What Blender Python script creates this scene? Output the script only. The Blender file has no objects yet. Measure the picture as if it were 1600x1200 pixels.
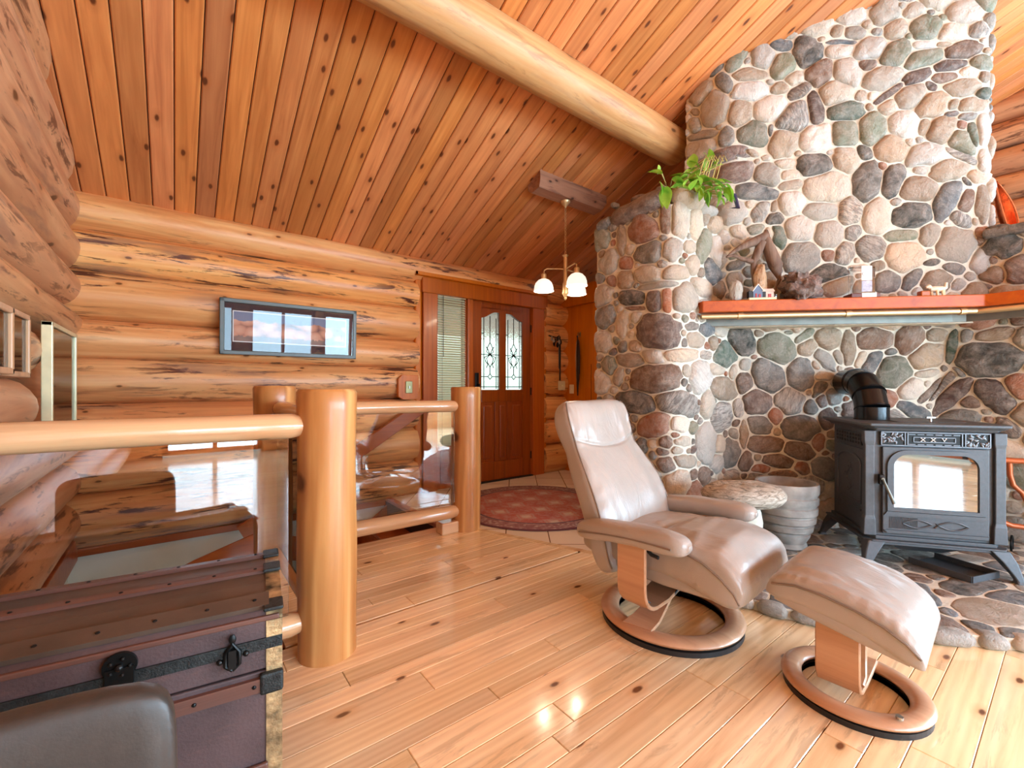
import bpy, bmesh, math, random
from math import sin, cos, pi, radians, sqrt, atan2
from mathutils import Vector, Matrix, noise

S = bpy.context.scene
COL = S.collection

# ------------------------------------------------------------------ camera
CAMZ = 1.07
FPX, HOR = 685.0, 605.0
YAW = radians(37.55)
FW = (sin(YAW), cos(YAW)); RT = (cos(YAW), -sin(YAW))
cam_d = bpy.data.cameras.new('camera')
cam = bpy.data.objects.new('camera', cam_d); COL.objects.link(cam)
cam.location = (0, 0, CAMZ)
cam.rotation_euler = (pi/2, 0, -YAW)
cam_d.sensor_width = 36; cam_d.lens = FPX/1600*36
cam_d.shift_y = (HOR-600)/1600
cam_d.clip_start = 0.02
S.camera = cam

# ------------------------------------------------------------------ light
S.view_settings.view_transform = 'Standard'
S.view_settings.look = 'None'
S.view_settings.gamma = 1
S.view_settings.use_curve_mapping = False
S.view_settings.exposure = EXPOSURE = 0.30
try:
    S.cycles.use_denoising = True
    S.cycles.max_bounces = 9
    S.cycles.diffuse_bounces = 5
    S.cycles.glossy_bounces = 5
    S.cycles.transparent_max_bounces = 12
    S.cycles.sample_clamp_indirect = 6
    S.cycles.caustics_reflective = False
    S.cycles.caustics_refractive = False
except Exception:
    pass

W = bpy.data.worlds.new('world'); S.world = W; W.use_nodes = True
nt = W.node_tree; nt.nodes.clear()
wo = nt.nodes.new('ShaderNodeOutputWorld'); bg = nt.nodes.new('ShaderNodeBackground')
tc = nt.nodes.new('ShaderNodeTexCoord'); sx = nt.nodes.new('ShaderNodeSeparateXYZ')
nz = nt.nodes.new('ShaderNodeTexNoise'); nz.inputs['Scale'].default_value = 9; nz.inputs['Detail'].default_value = 8
mth = nt.nodes.new('ShaderNodeMath'); mth.operation = 'MULTIPLY_ADD'; mth.inputs[1].default_value = 0.5
rmp = nt.nodes.new('ShaderNodeValToRGB')
nt.links.new(tc.outputs['Generated'], sx.inputs[0]); nt.links.new(tc.outputs['Generated'], nz.inputs['Vector'])
nt.links.new(nz.outputs['Fac'], mth.inputs[0]); nt.links.new(sx.outputs['Z'], mth.inputs[2])
nt.links.new(mth.outputs[0], rmp.inputs[0])
el = rmp.color_ramp.elements
el[0].position = 0.18; el[0].color = (0.30, 0.33, 0.30, 1)
el[1].position = 0.62; el[1].color = (0.82, 0.92, 1.0, 1)
for p, c in ((0.30, (0.26, 0.34, 0.29, 1)), (0.40, (0.50, 0.60, 0.54, 1)), (0.48, (0.75, 0.85, 0.88, 1))):
    e = el.new(p); e.color = c
bg.inputs['Strength'].default_value = WORLD_STRENGTH = 3.6
nt.links.new(rmp.outputs[0], bg.inputs['Color']); nt.links.new(bg.outputs[0], wo.inputs[0])

def light(name, typ, loc, rot, energy, color=(1, 1, 1), **kw):
    d = bpy.data.lights.new(name, typ); d.energy = energy; d.color = color
    for k, v in kw.items(): setattr(d, k, v)
    o = bpy.data.objects.new(name, d); COL.objects.link(o); o.location = loc; o.rotation_euler = rot
    return o
# the sun enters through the glazed wall behind the camera, travelling towards +Y and down
sun_dir = Vector((-0.10, 0.90, -0.42)).normalized()
light('sun', 'SUN', (0, -6, 5), sun_dir.to_track_quat('-Z', 'Y').to_euler(), 4.5, (1.0, 1.0, 1.0), angle=0.07)
XR_ = 6.4
YB = -4.6                                   # inner face of the glazed wall
WINS = [(-0.15, 1.15, 0.05, 2.3), (1.45, 2.95, 0.45, 2.3), (3.15, 4.65, 0.45, 2.3), (4.85, 6.1, 0.45, 2.3)]
WIN_POWER = 84.0
for (x0, x1, z0, z1), gain in zip(WINS, (0.5, 0.7, 1.0, 1.4)):   # daylight entering each window opening; weighted to the right to model the stones
    light('window_and_fill_light', 'AREA', ((x0+x1)/2, YB-0.10, (z0+z1)/2), Vector((0, 1, 0)).to_track_quat('-Z', 'Z').to_euler(),
          gain*WIN_POWER*(x1-x0)*(z1-z0), (0.50, 0.775, 1.0), shape='RECTANGLE', size=x1-x0, size_y=z1-z0)

FILL_WIN = (-3.9, -1.5, 0.5, 2.3)                # unseen right-wall window added as fill for the left wall and stones
light('window_and_fill_light', 'AREA', (XR_-0.06, (FILL_WIN[0]+FILL_WIN[1])/2, (FILL_WIN[2]+FILL_WIN[3])/2), Vector((-1, 0.15, 0)).to_track_quat('-Z', 'Z').to_euler(),
      1.9*WIN_POWER*(FILL_WIN[1]-FILL_WIN[0])*(FILL_WIN[3]-FILL_WIN[2]), (0.50, 0.775, 1.0), shape='RECTANGLE', size=FILL_WIN[3]-FILL_WIN[2], size_y=FILL_WIN[1]-FILL_WIN[0])

# ------------------------------------------------------------------ helpers
def ray(u):
    t = (u-800)/FPX
    return (FW[0]+RT[0]*t, FW[1]+RT[1]*t)
def zof(v, Z): return CAMZ-(v-HOR)*Z/FPX
def on_floor(u, v, h=0.0):
    Z = (CAMZ-h)*FPX/(v-HOR); d = ray(u); return (Z*d[0], Z*d[1])
def on_y(u, v, Y):
    d = ray(u); Z = Y/d[1]; return (Z*d[0], zof(v, Z))
def on_x(u, v, X):
    d = ray(u); Z = X/d[0]; return (Z*d[1], zof(v, Z))

class MB:
    def __init__(s): s.v = []; s.f = []; s.m = []; s.c = []; s.col = None; s.mi = 0
    def add(s, vs, fs, M=None):
        n = len(s.v)
        for p in vs:
            p = Vector(p)
            s.v.append(tuple(M @ p) if M is not None else tuple(p))
            s.c.append(s.col or (1, 1, 1, 0))
        for f in fs: s.f.append(tuple(i+n for i in f)); s.m.append(s.mi)
    def box(s, c, d, M=None, rz=0):
        x, y, z = d[0]/2, d[1]/2, d[2]/2
        vs = [(-x, -y, -z), (x, -y, -z), (x, y, -z), (-x, y, -z), (-x, -y, z), (x, -y, z), (x, y, z), (-x, y, z)]
        T = Matrix.Translation(c) @ Matrix.Rotation(rz, 4, 'Z')
        if M is not None: T = M @ T
        s.add(vs, [(0, 3, 2, 1), (4, 5, 6, 7), (0, 1, 5, 4), (1, 2, 6, 5), (2, 3, 7, 6), (3, 0, 4, 7)], T)
    def bx(s, x0, x1, y0, y1, z0, z1, M=None):
        s.box(((x0+x1)/2, (y0+y1)/2, (z0+z1)/2), (abs(x1-x0), abs(y1-y0), abs(z1-z0)), M)
    def rings(s, rs, caps=True, close=True, M=None):
        n = len(rs[0]); vs = [p for r in rs for p in r]; fs = []
        for i in range(len(rs)-1):
            for j in range(n if close else n-1):
                a = i*n+j; b = i*n+(j+1) % n
                fs.append((a, b, b+n, a+n))
        if caps:
            fs.append(tuple(range(n-1, -1, -1))); fs.append(tuple((len(rs)-1)*n+j for j in range(n)))
        s.add(vs, fs, M)
    def tube(s, pts, r, seg=10, caps=True, M=None, sq=None):
        pts = [Vector(p) for p in pts]; rs = []
        up = None
        for i, p in enumerate(pts):
            t = (pts[min(i+1, len(pts)-1)]-pts[max(i-1, 0)])
            t = t.normalized() if t.length > 1e-9 else Vector((0, 0, 1))
            if up is None:
                up = Vector((0, 0, 1)) if abs(t.z) < 0.95 else Vector((1, 0, 0))
            a = t.cross(up).normalized(); up = a.cross(t).normalized()
            rr = r[i] if isinstance(r, (list, tuple)) else r
            k1, k2 = (rr, rr) if sq is None else (sq[0], sq[1])
            rs.append([tuple(p+a*cos(2*pi*j/seg)*k1+up*sin(2*pi*j/seg)*k2) for j in range(seg)])
        s.rings(rs, caps, True, M)
    def cyl(s, p0, p1, r, r1=None, seg=20, M=None): s.tube([p0, p1], [r, r if r1 is None else r1], seg, True, M)
    def lathe(s, prof, seg=28, c=(0, 0, 0), M=None, caps=True):
        s.rings([[(c[0]+r*cos(2*pi*j/seg), c[1]+r*sin(2*pi*j/seg), c[2]+z) for j in range(seg)] for r, z in prof], caps, True, M)
    def ribbon(s, pts, wdir, w, th, M=None):
        """flat strip swept along pts; wdir is the width direction, th the thickness"""
        pts = [Vector(p) for p in pts]; wd = Vector(wdir).normalized(); rs = []
        for i, p in enumerate(pts):
            t = (pts[min(i+1, len(pts)-1)]-pts[max(i-1, 0)]).normalized()
            n = t.cross(wd).normalized()
            ww = w[i] if isinstance(w, (list, tuple)) else w
            tt = th[i] if isinstance(th, (list, tuple)) else th
            b = min(tt*0.3, 0.004)
            q = [(-ww/2+b, -tt/2), (ww/2-b, -tt/2), (ww/2, -tt/2+b), (ww/2, tt/2-b), (ww/2-b, tt/2), (-ww/2+b, tt/2), (-ww/2, tt/2-b), (-ww/2, -tt/2+b)]
            rs.append([tuple(p+wd*a+n*bb) for a, bb in q])
        s.rings(rs, True, True, M)
    def prism(s, poly, z0, z1, M=None):
        n = len(poly)
        vs = [(x, y, z0) for x, y in poly]+[(x, y, z1) for x, y in poly]
        fs = [tuple(range(n-1, -1, -1)), tuple(range(n, 2*n))]+[(i, (i+1) % n, n+(i+1) % n, n+i) for i in range(n)]
        s.add(vs, fs, M)
    def ball(s, c, r, seg=14, rg=9, M=None):
        rx, ry, rz = r if isinstance(r, (tuple, list)) else (r, r, r)
        rs = []
        for i in range(rg+1):
            a = -pi/2+pi*i/rg; k = max(cos(a), 0.02)
            rs.append([(c[0]+rx*k*cos(2*pi*j/seg), c[1]+ry*k*sin(2*pi*j/seg), c[2]+rz*sin(a)) for j in range(seg)])
        s.rings(rs, True, True, M)
    def torus(s, c, R, r, seg=36, sg=10, M=None, rz=None):
        rz = rz or r; n = seg; vs = []; fs = []
        for i in range(n):
            a = 2*pi*i/n
            for j in range(sg):
                b = 2*pi*j/sg
                vs.append((c[0]+(R+r*cos(b))*cos(a), c[1]+(R+r*cos(b))*sin(a), c[2]+rz*sin(b)))
        for i in range(n):
            for j in range(sg):
                fs.append((i*sg+j, ((i+1) % n)*sg+j, ((i+1) % n)*sg+(j+1) % sg, i*sg+(j+1) % sg))
        s.add(vs, fs, M)
    def build(s, name, mat, parent=None, smooth=False, bevel=0, subd=0, ang=40, loc=None, rot=None, color=False, **props):
        me = bpy.data.meshes.new(name); me.from_pydata(s.v, [], s.f)
        for mm in (mat if isinstance(mat, (list, tuple)) else [mat]): me.materials.append(mm)
        if isinstance(mat, (list, tuple)): me.polygons.foreach_set('material_index', s.m)
        if color:
            at = me.color_attributes.new('Col', 'FLOAT_COLOR', 'POINT')
            at.data.foreach_set('color', [x for c in s.c for x in c])
        bm = bmesh.new(); bm.from_mesh(me); bmesh.ops.recalc_face_normals(bm, faces=bm.faces); bm.to_mesh(me); bm.free()
        o = bpy.data.objects.new(name, me); COL.objects.link(o)
        if parent is not None: o.parent = parent
        if loc: o.location = loc
        if rot: o.rotation_euler = rot
        if bevel:
            b = o.modifiers.new('bevel', 'BEVEL'); b.width = bevel; b.segments = 2; b.limit_method = 'ANGLE'; b.angle_limit = radians(35)
        if subd:
            m = o.modifiers.new('sub', 'SUBSURF'); m.levels = subd; m.render_levels = subd
        if smooth:
            me.polygons.foreach_set('use_smooth', [True]*len(me.polygons))
            if not subd:
                try: me.set_sharp_from_angle(angle=radians(ang))
                except Exception: pass
        for k, v in props.items(): o[k] = v
        return o

def thing(name, label, cat, loc=(0, 0, 0), rz=0, group=None):
    o = bpy.data.objects.new(name, None); COL.objects.link(o)
    o.location = loc; o.rotation_euler = (0, 0, rz); o['label'] = label; o['category'] = cat; o.empty_display_size = 0.1
    if group: o['group'] = group
    return o
def tag(o, label, cat, group=None):
    o['label'] = label; o['category'] = cat
    if group: o['group'] = group
    return o
def struct(o): o['kind'] = 'structure'; return o
def copy_tree(o, parent=None):
    c = o.copy(); COL.objects.link(c); c.parent = parent
    for ch in list(o.children): copy_tree(ch, c)
    return c

# ------------------------------------------------------------------ materials
class NT:
    def __init__(s, name):
        s.mat = bpy.data.materials.new(name); s.mat.use_nodes = True
        s.t = s.mat.node_tree; s.b = s.t.nodes['Principled BSDF']; s.o = s.t.nodes['Material Output']
    def n(s, typ, **kw):
        x = s.t.nodes.new('ShaderNode'+typ)
        for k, v in kw.items():
            if k in x.inputs: x.inputs[k].default_value = v
            else: setattr(x, k, v)
        return x
    def l(s, a, b): s.t.links.new(a, b)
    def math(s, op, a, b=None, c=None, clamp=False):
        x = s.n('Math', operation=op); x.use_clamp = clamp
        for i, q in enumerate((a, b, c)):
            if q is None: continue
            if isinstance(q, (int, float)): x.inputs[i].default_value = q
            else: s.l(q, x.inputs[i])
        return x.outputs[0]
    def mix(s, f, a, b, bt='MIX'):
        x = s.n('Mix', data_type='RGBA', blend_type=bt)
        for i, q in ((0, f), (6, a), (7, b)):
            if isinstance(q, (int, float)): x.inputs[i].default_value = q
            elif isinstance(q, tuple): x.inputs[i].default_value = q if len(q) == 4 else q+(1,)
            else: s.l(q, x.inputs[i])
        return x.outputs[2]
    def ramp(s, fac, stops):
        x = s.n('ValToRGB'); e = x.color_ramp.elements
        while len(e) > 1: e.remove(e[-1])
        for i, (p, c) in enumerate(stops):
            c = c if isinstance(c, tuple) else (c, c, c)
            q = e[0] if i == 0 else e.new(p)
            q.position = p; q.color = c+(1,) if len(c) == 3 else c
        s.l(fac, x.inputs[0]); return x.outputs[0]
    def obj(s, scale=(1, 1, 1), loc=None, rot=(0, 0, 0)):
        t = s.n('TexCoord'); m = s.n('Mapping'); m.inputs['Scale'].default_value = scale; m.inputs['Rotation'].default_value = rot
        if loc is not None:
            if isinstance(loc, tuple): m.inputs['Location'].default_value = loc
            else: s.l(loc, m.inputs['Location'])
        s.l(t.outputs['Object'], m.inputs['Vector']); return m.outputs[0]
    def noise(s, v, scale, detail=4, rough=0.5, dist=0.0):
        x = s.n('TexNoise'); x.inputs['Scale'].default_value = scale; x.inputs['Detail'].default_value = detail
        x.inputs['Roughness'].default_value = rough; x.inputs['Distortion'].default_value = dist
        s.l(v, x.inputs['Vector']); return x.outputs['Fac']
    def voro(s, v, scale, feat='F1'):
        x = s.n('TexVoronoi', feature=feat); x.inputs['Scale'].default_value = scale
        s.l(v, x.inputs['Vector']); return x.outputs['Distance']
    def bump(s, h, strength=0.3, dist=0.01):
        x = s.n('Bump'); x.inputs['Strength'].default_value = strength; x.inputs['Distance'].default_value = dist
        s.l(h, x.inputs['Height']); s.l(x.outputs[0], s.b.inputs['Normal']); return x
    def set(s, **kw):
        for k, v in kw.items():
            k = k.replace('_', ' ')
            if isinstance(v, tuple) and len(v) == 3: v = v+(1,)
            s.b.inputs[k].default_value = v
        return s

def srgb(r, g, b):
    f = lambda c: ((c/255+0.055)/1.055)**2.4 if c/255 > 0.04045 else c/255/12.92
    return (f(r), f(g), f(b))

def plain(name, col, rough=0.5, metal=0.0, var=0.08, nscale=12, bump=0.0, spec=None, coat=0):
    m = NT(name); v = m.obj(); n = m.noise(v, nscale, 5)
    c2 = tuple(max(0, c*(1-2*var)) for c in col); c1 = tuple(min(1, c*(1+var)) for c in col)
    m.l(m.ramp(n, [(0.3, c2), (0.7, c1)]), m.b.inputs['Base Color'])
    m.set(Roughness=rough, Metallic=metal)
    if coat: m.set(Coat_Weight=coat, Coat_Roughness=0.1)
    if spec is not None: m.b.inputs['Specular IOR Level'].default_value = spec
    if bump: m.bump(m.noise(v, nscale*4, 6), bump, 0.004)
    return m.mat

def wood(name, light_c, mid, dark, axis='X', grain=14.0, knots=0.0, knot_scale=2.0, streak=0.0, rough=0.4, var=0.25,
         bump=0.15, coat=0.0, along=0.7, tint=None, knot_c=None, bands=0.0, plane=None, sat=0.84, hue=0.502):
    m = NT(name)
    geo = m.n('NewGeometry'); rnd = geo.outputs['Random Per Island']
    off = m.math('MULTIPLY', rnd, 37.0)
    cv = m.n('CombineXYZ'); m.l(off, cv.inputs[0]); m.l(off, cv.inputs[1]); m.l(off, cv.inputs[2])
    sc = {'X': (along, grain, grain), 'Y': (grain, along, grain), 'Z': (grain, grain, along)}[axis]
    v = m.obj(sc, cv.outputs[0])
    # mild bend of the grain
    n1 = m.noise(v, 1.0, 6, 0.62, 0.8)
    n2 = m.noise(v, 0.32, 3, 0.5, 1.6)
    c = m.ramp(n1, [(0.28, dark), (0.47, mid), (0.70, light_c)])
    c = m.mix(m.math('MULTIPLY', m.ramp(n2, [(0.35, 0.0), (0.65, 1.0)]), 0.45), c, mid)
    if bands:
        w = m.n('TexWave', wave_type='RINGS'); w.inputs['Scale'].default_value = 0.9; w.inputs['Distortion'].default_value = 7
        w.inputs['Detail'].default_value = 3; m.l(v, w.inputs['Vector'])
        c = m.mix(m.math('MULTIPLY', w.outputs['Fac'], bands), c, dark)
    # variation between boards or logs
    hs = m.n('HueSaturation'); m.l(c, hs.inputs['Color'])
    m.l(m.math('MULTIPLY_ADD', rnd, var*1.6, 1-var*0.8), hs.inputs['Value'])
    r2 = m.math('FRACT', m.math('MULTIPLY', rnd, 7.31))
    m.l(m.math('MULTIPLY_ADD', r2, 0.004, hue+0.002), hs.inputs['Hue'])
    m.l(m.math('MULTIPLY_ADD', r2, 0.06, sat-0.03), hs.inputs['Saturation'])
    c = hs.outputs[0]
    kc = knot_c or tuple(x*0.25 for x in dark)
    if streak:
        s2 = {'X': (1.5, 12, 12), 'Y': (12, 1.5, 12), 'Z': (12, 12, 1.5)}[axis]
        vs = m.obj(s2, cv.outputs[0])
        a = m.noise(vs, 1.6, 9, 0.68, 0.5)
        big = m.obj((0.8, 1.6, 1.6) if axis == 'X' else (1.6, 0.8, 1.6), cv.outputs[0])
        b = m.noise(big, 1.3, 2, 0.5)
        k = m.math('MULTIPLY', m.ramp(a, [(0.545, 0.0), (0.60, 1.0)]), m.ramp(b, [(0.40, 0.10), (0.52, 1.0)]))
        c = m.mix(m.math('MULTIPLY', k, streak), c, (0.10, 0.028, 0.014))
        g = m.noise(vs, 0.7, 7, 0.6, 0.4)
        k2 = m.math('MULTIPLY', m.ramp(g, [(0.54, 0.0), (0.62, 1.0)]), m.ramp(b, [(0.42, 0.0), (0.55, 1.0)]))
        c = m.mix(m.math('MULTIPLY', k2, streak*0.55), c, (0.20, 0.11, 0.09))
    if knots:
        ks = {'X': (knot_scale, knot_scale*2.2, knot_scale*2.2), 'Y': (knot_scale*2.2, knot_scale, knot_scale*2.2), 'Z': (knot_scale*2.2, knot_scale*2.2, knot_scale)}[axis]
        vk = m.obj(ks, cv.outputs[0])
        nn = m.noise(vk, 6, 3)
        sp = m.n('SeparateXYZ'); m.l(vk, sp.inputs[0]); cb = m.n('CombineXYZ')
        pl = plane or {'X': 'XZ', 'Y': 'YZ', 'Z': 'ZX'}[axis]
        for i in (0, 1): m.l(sp.outputs['XYZ'.index(pl[i])], cb.inputs[i])
        v2 = m.n('TexVoronoi', voronoi_dimensions='2D'); v2.inputs['Scale'].default_value = 1.0; m.l(cb.outputs[0], v2.inputs['Vector'])
        vo = v2.outputs['Distance']
        dd = m.math('ADD', vo, m.math('MULTIPLY_ADD', nn, 0.06, -0.03))
        core = m.ramp(dd, [(0.0, 1.0), (knots*0.55, 1.0), (knots, 0.0)])
        halo = m.ramp(dd, [(knots*0.9, 1.0), (knots*2.6, 0.0)])
        c = m.mix(m.math('MULTIPLY', halo, 0.4), c, dark)
        c = m.mix(m.math('MULTIPLY', core, 0.9), c, kc)
    m.l(c, m.b.inputs['Base Color'])
    m.set(Roughness=rough)
    if coat: m.set(Coat_Weight=coat, Coat_Roughness=0.08)
    if bump: m.bump(n1, bump, 0.004)
    return m.mat

M = {}
M['log'] = wood('peeled_log', srgb(244, 194, 130), srgb(226, 158, 92), srgb(190, 112, 54), 'X', 10, 0.04, 1.9, 1.0, 0.42, 0.14, 0.3, along=0.7, sat=0.97, bands=0.22, hue=0.496)
M['log_y'] = wood('peeled_log_side', srgb(226, 172, 118), srgb(206, 144, 92), srgb(176, 108, 64), 'Y', 11, 0.05, 1.3, 0.8, 0.42, 0.10, 0.3, along=0.8, sat=0.92, bands=0.2, hue=0.496)
M['beam'] = wood('beam_log', srgb(216, 172, 122), srgb(198, 142, 88), srgb(160, 98, 52), 'X', 12, 0.045, 1.0, 0.3, 0.5, 0.05, 0.5, along=1.0, sat=0.95, bands=0.2)
M['rail'] = wood('rail_log', srgb(226, 176, 116), srgb(210, 148, 88), srgb(176, 108, 56), 'X', 16, 0.05, 1.2, 0.0, 0.22, 0.08, 0.1, coat=0.5)
M['rail_y'] = wood('rail_log_side', srgb(226, 176, 116), srgb(210, 148, 88), srgb(176, 108, 56), 'Y', 16, 0.05, 1.2, 0.0, 0.22, 0.08, 0.1, coat=0.5)
M['post'] = wood('post_log', srgb(224, 170, 110), srgb(198, 134, 76), srgb(156, 86, 40), 'Z', 9, 0.05, 1.1, 0.0, 0.36, 0.08, 0.1, coat=0.15, bands=0.4, along=0.5, sat=1.0, hue=0.498)
M['ceil'] = wood('cedar_ceiling', srgb(216, 138, 78), srgb(198, 118, 62), srgb(168, 90, 44), 'Y', 22, 0.075, 2.4, 0.0, 0.42, 0.30, 0.08, along=0.9, bands=0.2, knot_c=srgb(84, 34, 12), plane='YX', sat=0.97, hue=0.499)
M['floor'] = wood('plank_floor', srgb(255, 226, 182), srgb(248, 206, 154), srgb(214, 156, 102), 'X', 13, 0.04, 1.5, 0.22, 0.15, 0.22, 0.02, coat=0.4, along=0.7, bands=0.3, knot_c=srgb(90, 45, 20), plane='XY', hue=0.507)
M['fir'] = wood('red_fir', srgb(186, 98, 48), srgb(168, 82, 36), srgb(136, 60, 24), 'Z', 22, 0, 1, 0, 0.35, 0.1, 0.05, coat=0.1, sat=1.05)
M['fir_x'] = wood('red_fir_rail', srgb(176, 92, 48), srgb(158, 76, 36), srgb(128, 56, 24), 'X', 22, 0, 1, 0, 0.3, 0.1, 0.05, coat=0.3)
M['door'] = wood('door_wood', srgb(156, 76, 38), srgb(136, 60, 28), srgb(104, 42, 18), 'Z', 26, 0, 1, 0, 0.35, 0.12, 0.05, coat=0.1, sat=1.05)
M['panel'] = wood('orange_panel', srgb(206, 118, 56), srgb(192, 104, 46), srgb(172, 88, 36), 'Z', 16, 0, 1, 0, 0.4, 0.05, 0.03, coat=0.1, sat=1.08)
M['mantel'] = wood('mantel_wood', srgb(196, 98, 50), srgb(178, 78, 36), srgb(146, 56, 24), 'X', 16, 0, 1, 0, 0.45, 0.05, 0.05, sat=1.1)
M['beech'] = wood('beech_ply', srgb(208, 150, 104), srgb(196, 134, 88), srgb(178, 114, 70), 'X', 20, 0, 1, 0, 0.3, 0.03, 0.03, coat=0.3)
M['stairwood'] = wood('stair_wood', srgb(184, 98, 50), srgb(164, 78, 36), srgb(130, 56, 24), 'X', 18, 0, 1, 0, 0.35, 0.1, 0.05, coat=0.1, sat=1.05)
M['frame_wood'] = wood('pale_frame_wood', srgb(206, 150, 98), srgb(190, 130, 80), srgb(160, 100, 56), 'Z', 18, 0, 1, 0, 0.4, 0.05, 0.05)
M['drift'] = wood('driftwood', srgb(150, 120, 100), srgb(112, 82, 66), srgb(74, 50, 40), 'Z', 30, 0, 1, 0, 0.8, 0.05, 0.8)
M['slat'] = wood('trunk_slat', srgb(116, 62, 44), srgb(90, 46, 34), srgb(56, 32, 26), 'X', 20, 0.05, 3, 0, 0.45, 0.1, 0.3)
M['drywall'] = plain('drywall', srgb(222, 226, 222), 0.8, 0, 0.02)
M['gap'] = plain('dark_gap', srgb(60, 30, 16), 0.9, 0, 0.1)
M['lintel'] = plain('dull_grey_steel', srgb(120, 120, 112), 0.5, 0.6, 0.1)
M['brass'] = plain('brass', srgb(220, 192, 146), 0.40, 0.75, 0.05)
M['nickel'] = plain('brushed_steel', srgb(190, 190, 184), 0.3, 1.0, 0.05)
M['black_iron'] = plain('black_iron', (0.012, 0.012, 0.012), 0.4, 0.6, 0.2)
M['black_pipe'] = plain('black_stovepipe', (0.012, 0.012, 0.013), 0.22, 0.4, 0.1)
M['stove'] = plain('charcoal_cast_iron', (0.085, 0.095, 0.108), 0.5, 0.3, 0.06, 60, 0.15)
M['black'] = plain('black_plastic', (0.012, 0.012, 0.014), 0.5)
M['white'] = plain('white_paint', (0.8, 0.8, 0.78), 0.5, 0, 0.02)
M['cream'] = plain('cream_plastic', srgb(226, 208, 170), 0.4, 0, 0.02)
M['fridge'] = plain('dark_teal_enamel', (0.02, 0.04, 0.05), 0.3)
M['chairback'] = plain('brown_black_leather', srgb(56, 50, 46), 0.45, 0, 0.06, 60, 0.06)
M['copper'] = plain('copper', srgb(214, 120, 78), 0.25, 0.9, 0.2, 30, 0.4)

def leather():
    m = NT('taupe_leather'); v = m.obj()
    n = m.noise(v, 3, 3); f = m.voro(v, 260)
    w = m.noise(m.obj((3.0, 6, 3.0)), 2.0, 4, 0.5, 1.5)
    m.l(m.mix(n, srgb(156, 146, 138), srgb(180, 172, 165)), m.b.inputs['Base Color'])
    m.set(Roughness=0.34, Coat_Weight=0.25, Coat_Roughness=0.25)
    h = m.math('ADD', m.math('MULTIPLY', f, 0.06), m.math('MULTIPLY', w, 1.0))
    m.bump(h, 0.22, 0.02); return m.mat
M['leather'] = leather()

def stone_mat():
    m = NT('field_stone'); v = m.obj()
    at = m.n('Attribute', attribute_name='Col')
    geo = m.n('NewGeometry'); rnd = geo.outputs['Random Per Island']
    off = m.math('MULTIPLY', rnd, 31.0)
    cv = m.n('CombineXYZ'); m.l(off, cv.inputs[0]); m.l(off, cv.inputs[2])
    vv = m.obj((1, 1, 1), cv.outputs[0])
    rot = m.n('VectorRotate', rotation_type='AXIS_ANGLE'); m.l(vv, rot.inputs['Vector']); m.l(m.math('MULTIPLY', rnd, 6.28), rot.inputs['Angle'])
    rot.inputs['Axis'].default_value = (0.55, 0.55, 0.3)
    sp = m.noise(vv, 90, 6, 0.75); bl = m.noise(vv, 14, 7, 0.65, 0.6)
    ms = m.n('Mapping'); ms.inputs['Scale'].default_value = (1, 1, 5); m.l(rot.outputs[0], ms.inputs['Vector'])
    band = m.noise(ms.outputs[0], 12, 6, 0.7, 0.8)
    c = m.mix(m.ramp(bl, [(0.35, 0.0), (0.7, 1.0)]), at.outputs['Color'], m.mix(0.62, at.outputs['Color'], (0.66, 0.60, 0.54)), )
    c = m.mix(m.ramp(sp, [(0.46, 0.0), (0.68, 0.62)]), c, m.mix(0.25, at.outputs['Color'], (0.08, 0.07, 0.065)))
    c = m.mix(m.math('MULTIPLY', at.outputs['Alpha'], m.ramp(band, [(0.44, 0.0), (0.58, 0.85)])), c, m.mix(0.78, c, (0.10, 0.085, 0.08)))
    c = m.mix(m.math('MULTIPLY', at.outputs['Alpha'], m.ramp(band, [(0.30, 0.6), (0.42, 0.0)])), c, (0.66, 0.62, 0.58))
    m.l(c, m.b.inputs['Base Color']); m.set(Roughness=0.62)
    h = m.math('ADD', m.math('MULTIPLY', bl, 1.0), m.math('MULTIPLY', sp, 0.45)); m.bump(h, 1.0, 0.025)
    return m.mat
M['stone'] = stone_mat()
M['mortar'] = plain('mortar', srgb(218, 213, 198), 0.9, 0, 0.08, 30, 0.8)
def cover_stone_mat():
    m = NT('striped_gneiss'); v = m.obj((6, 6, 26)); n = m.noise(v, 1.6, 8, 0.7, 2.0); s2 = m.noise(m.obj(), 70, 4)
    c = m.ramp(n, [(0.35, srgb(90, 84, 76)), (0.48, srgb(168, 158, 142)), (0.6, srgb(206, 200, 188))])
    m.l(m.mix(m.math('MULTIPLY', s2, 0.3), c, (0.1, 0.09, 0.08)), m.b.inputs['Base Color']); m.set(Roughness=0.7); m.bump(n, 0.5, 0.01); return m.mat
M['gneiss'] = cover_stone_mat()
M['clay'] = plain('weathered_grey_clay', srgb(160, 158, 154), 0.8, 0, 0.22, 9, 0.6)
M['pot_inside'] = plain('brown_clay', srgb(132, 84, 54), 0.85, 0, 0.2)

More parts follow.
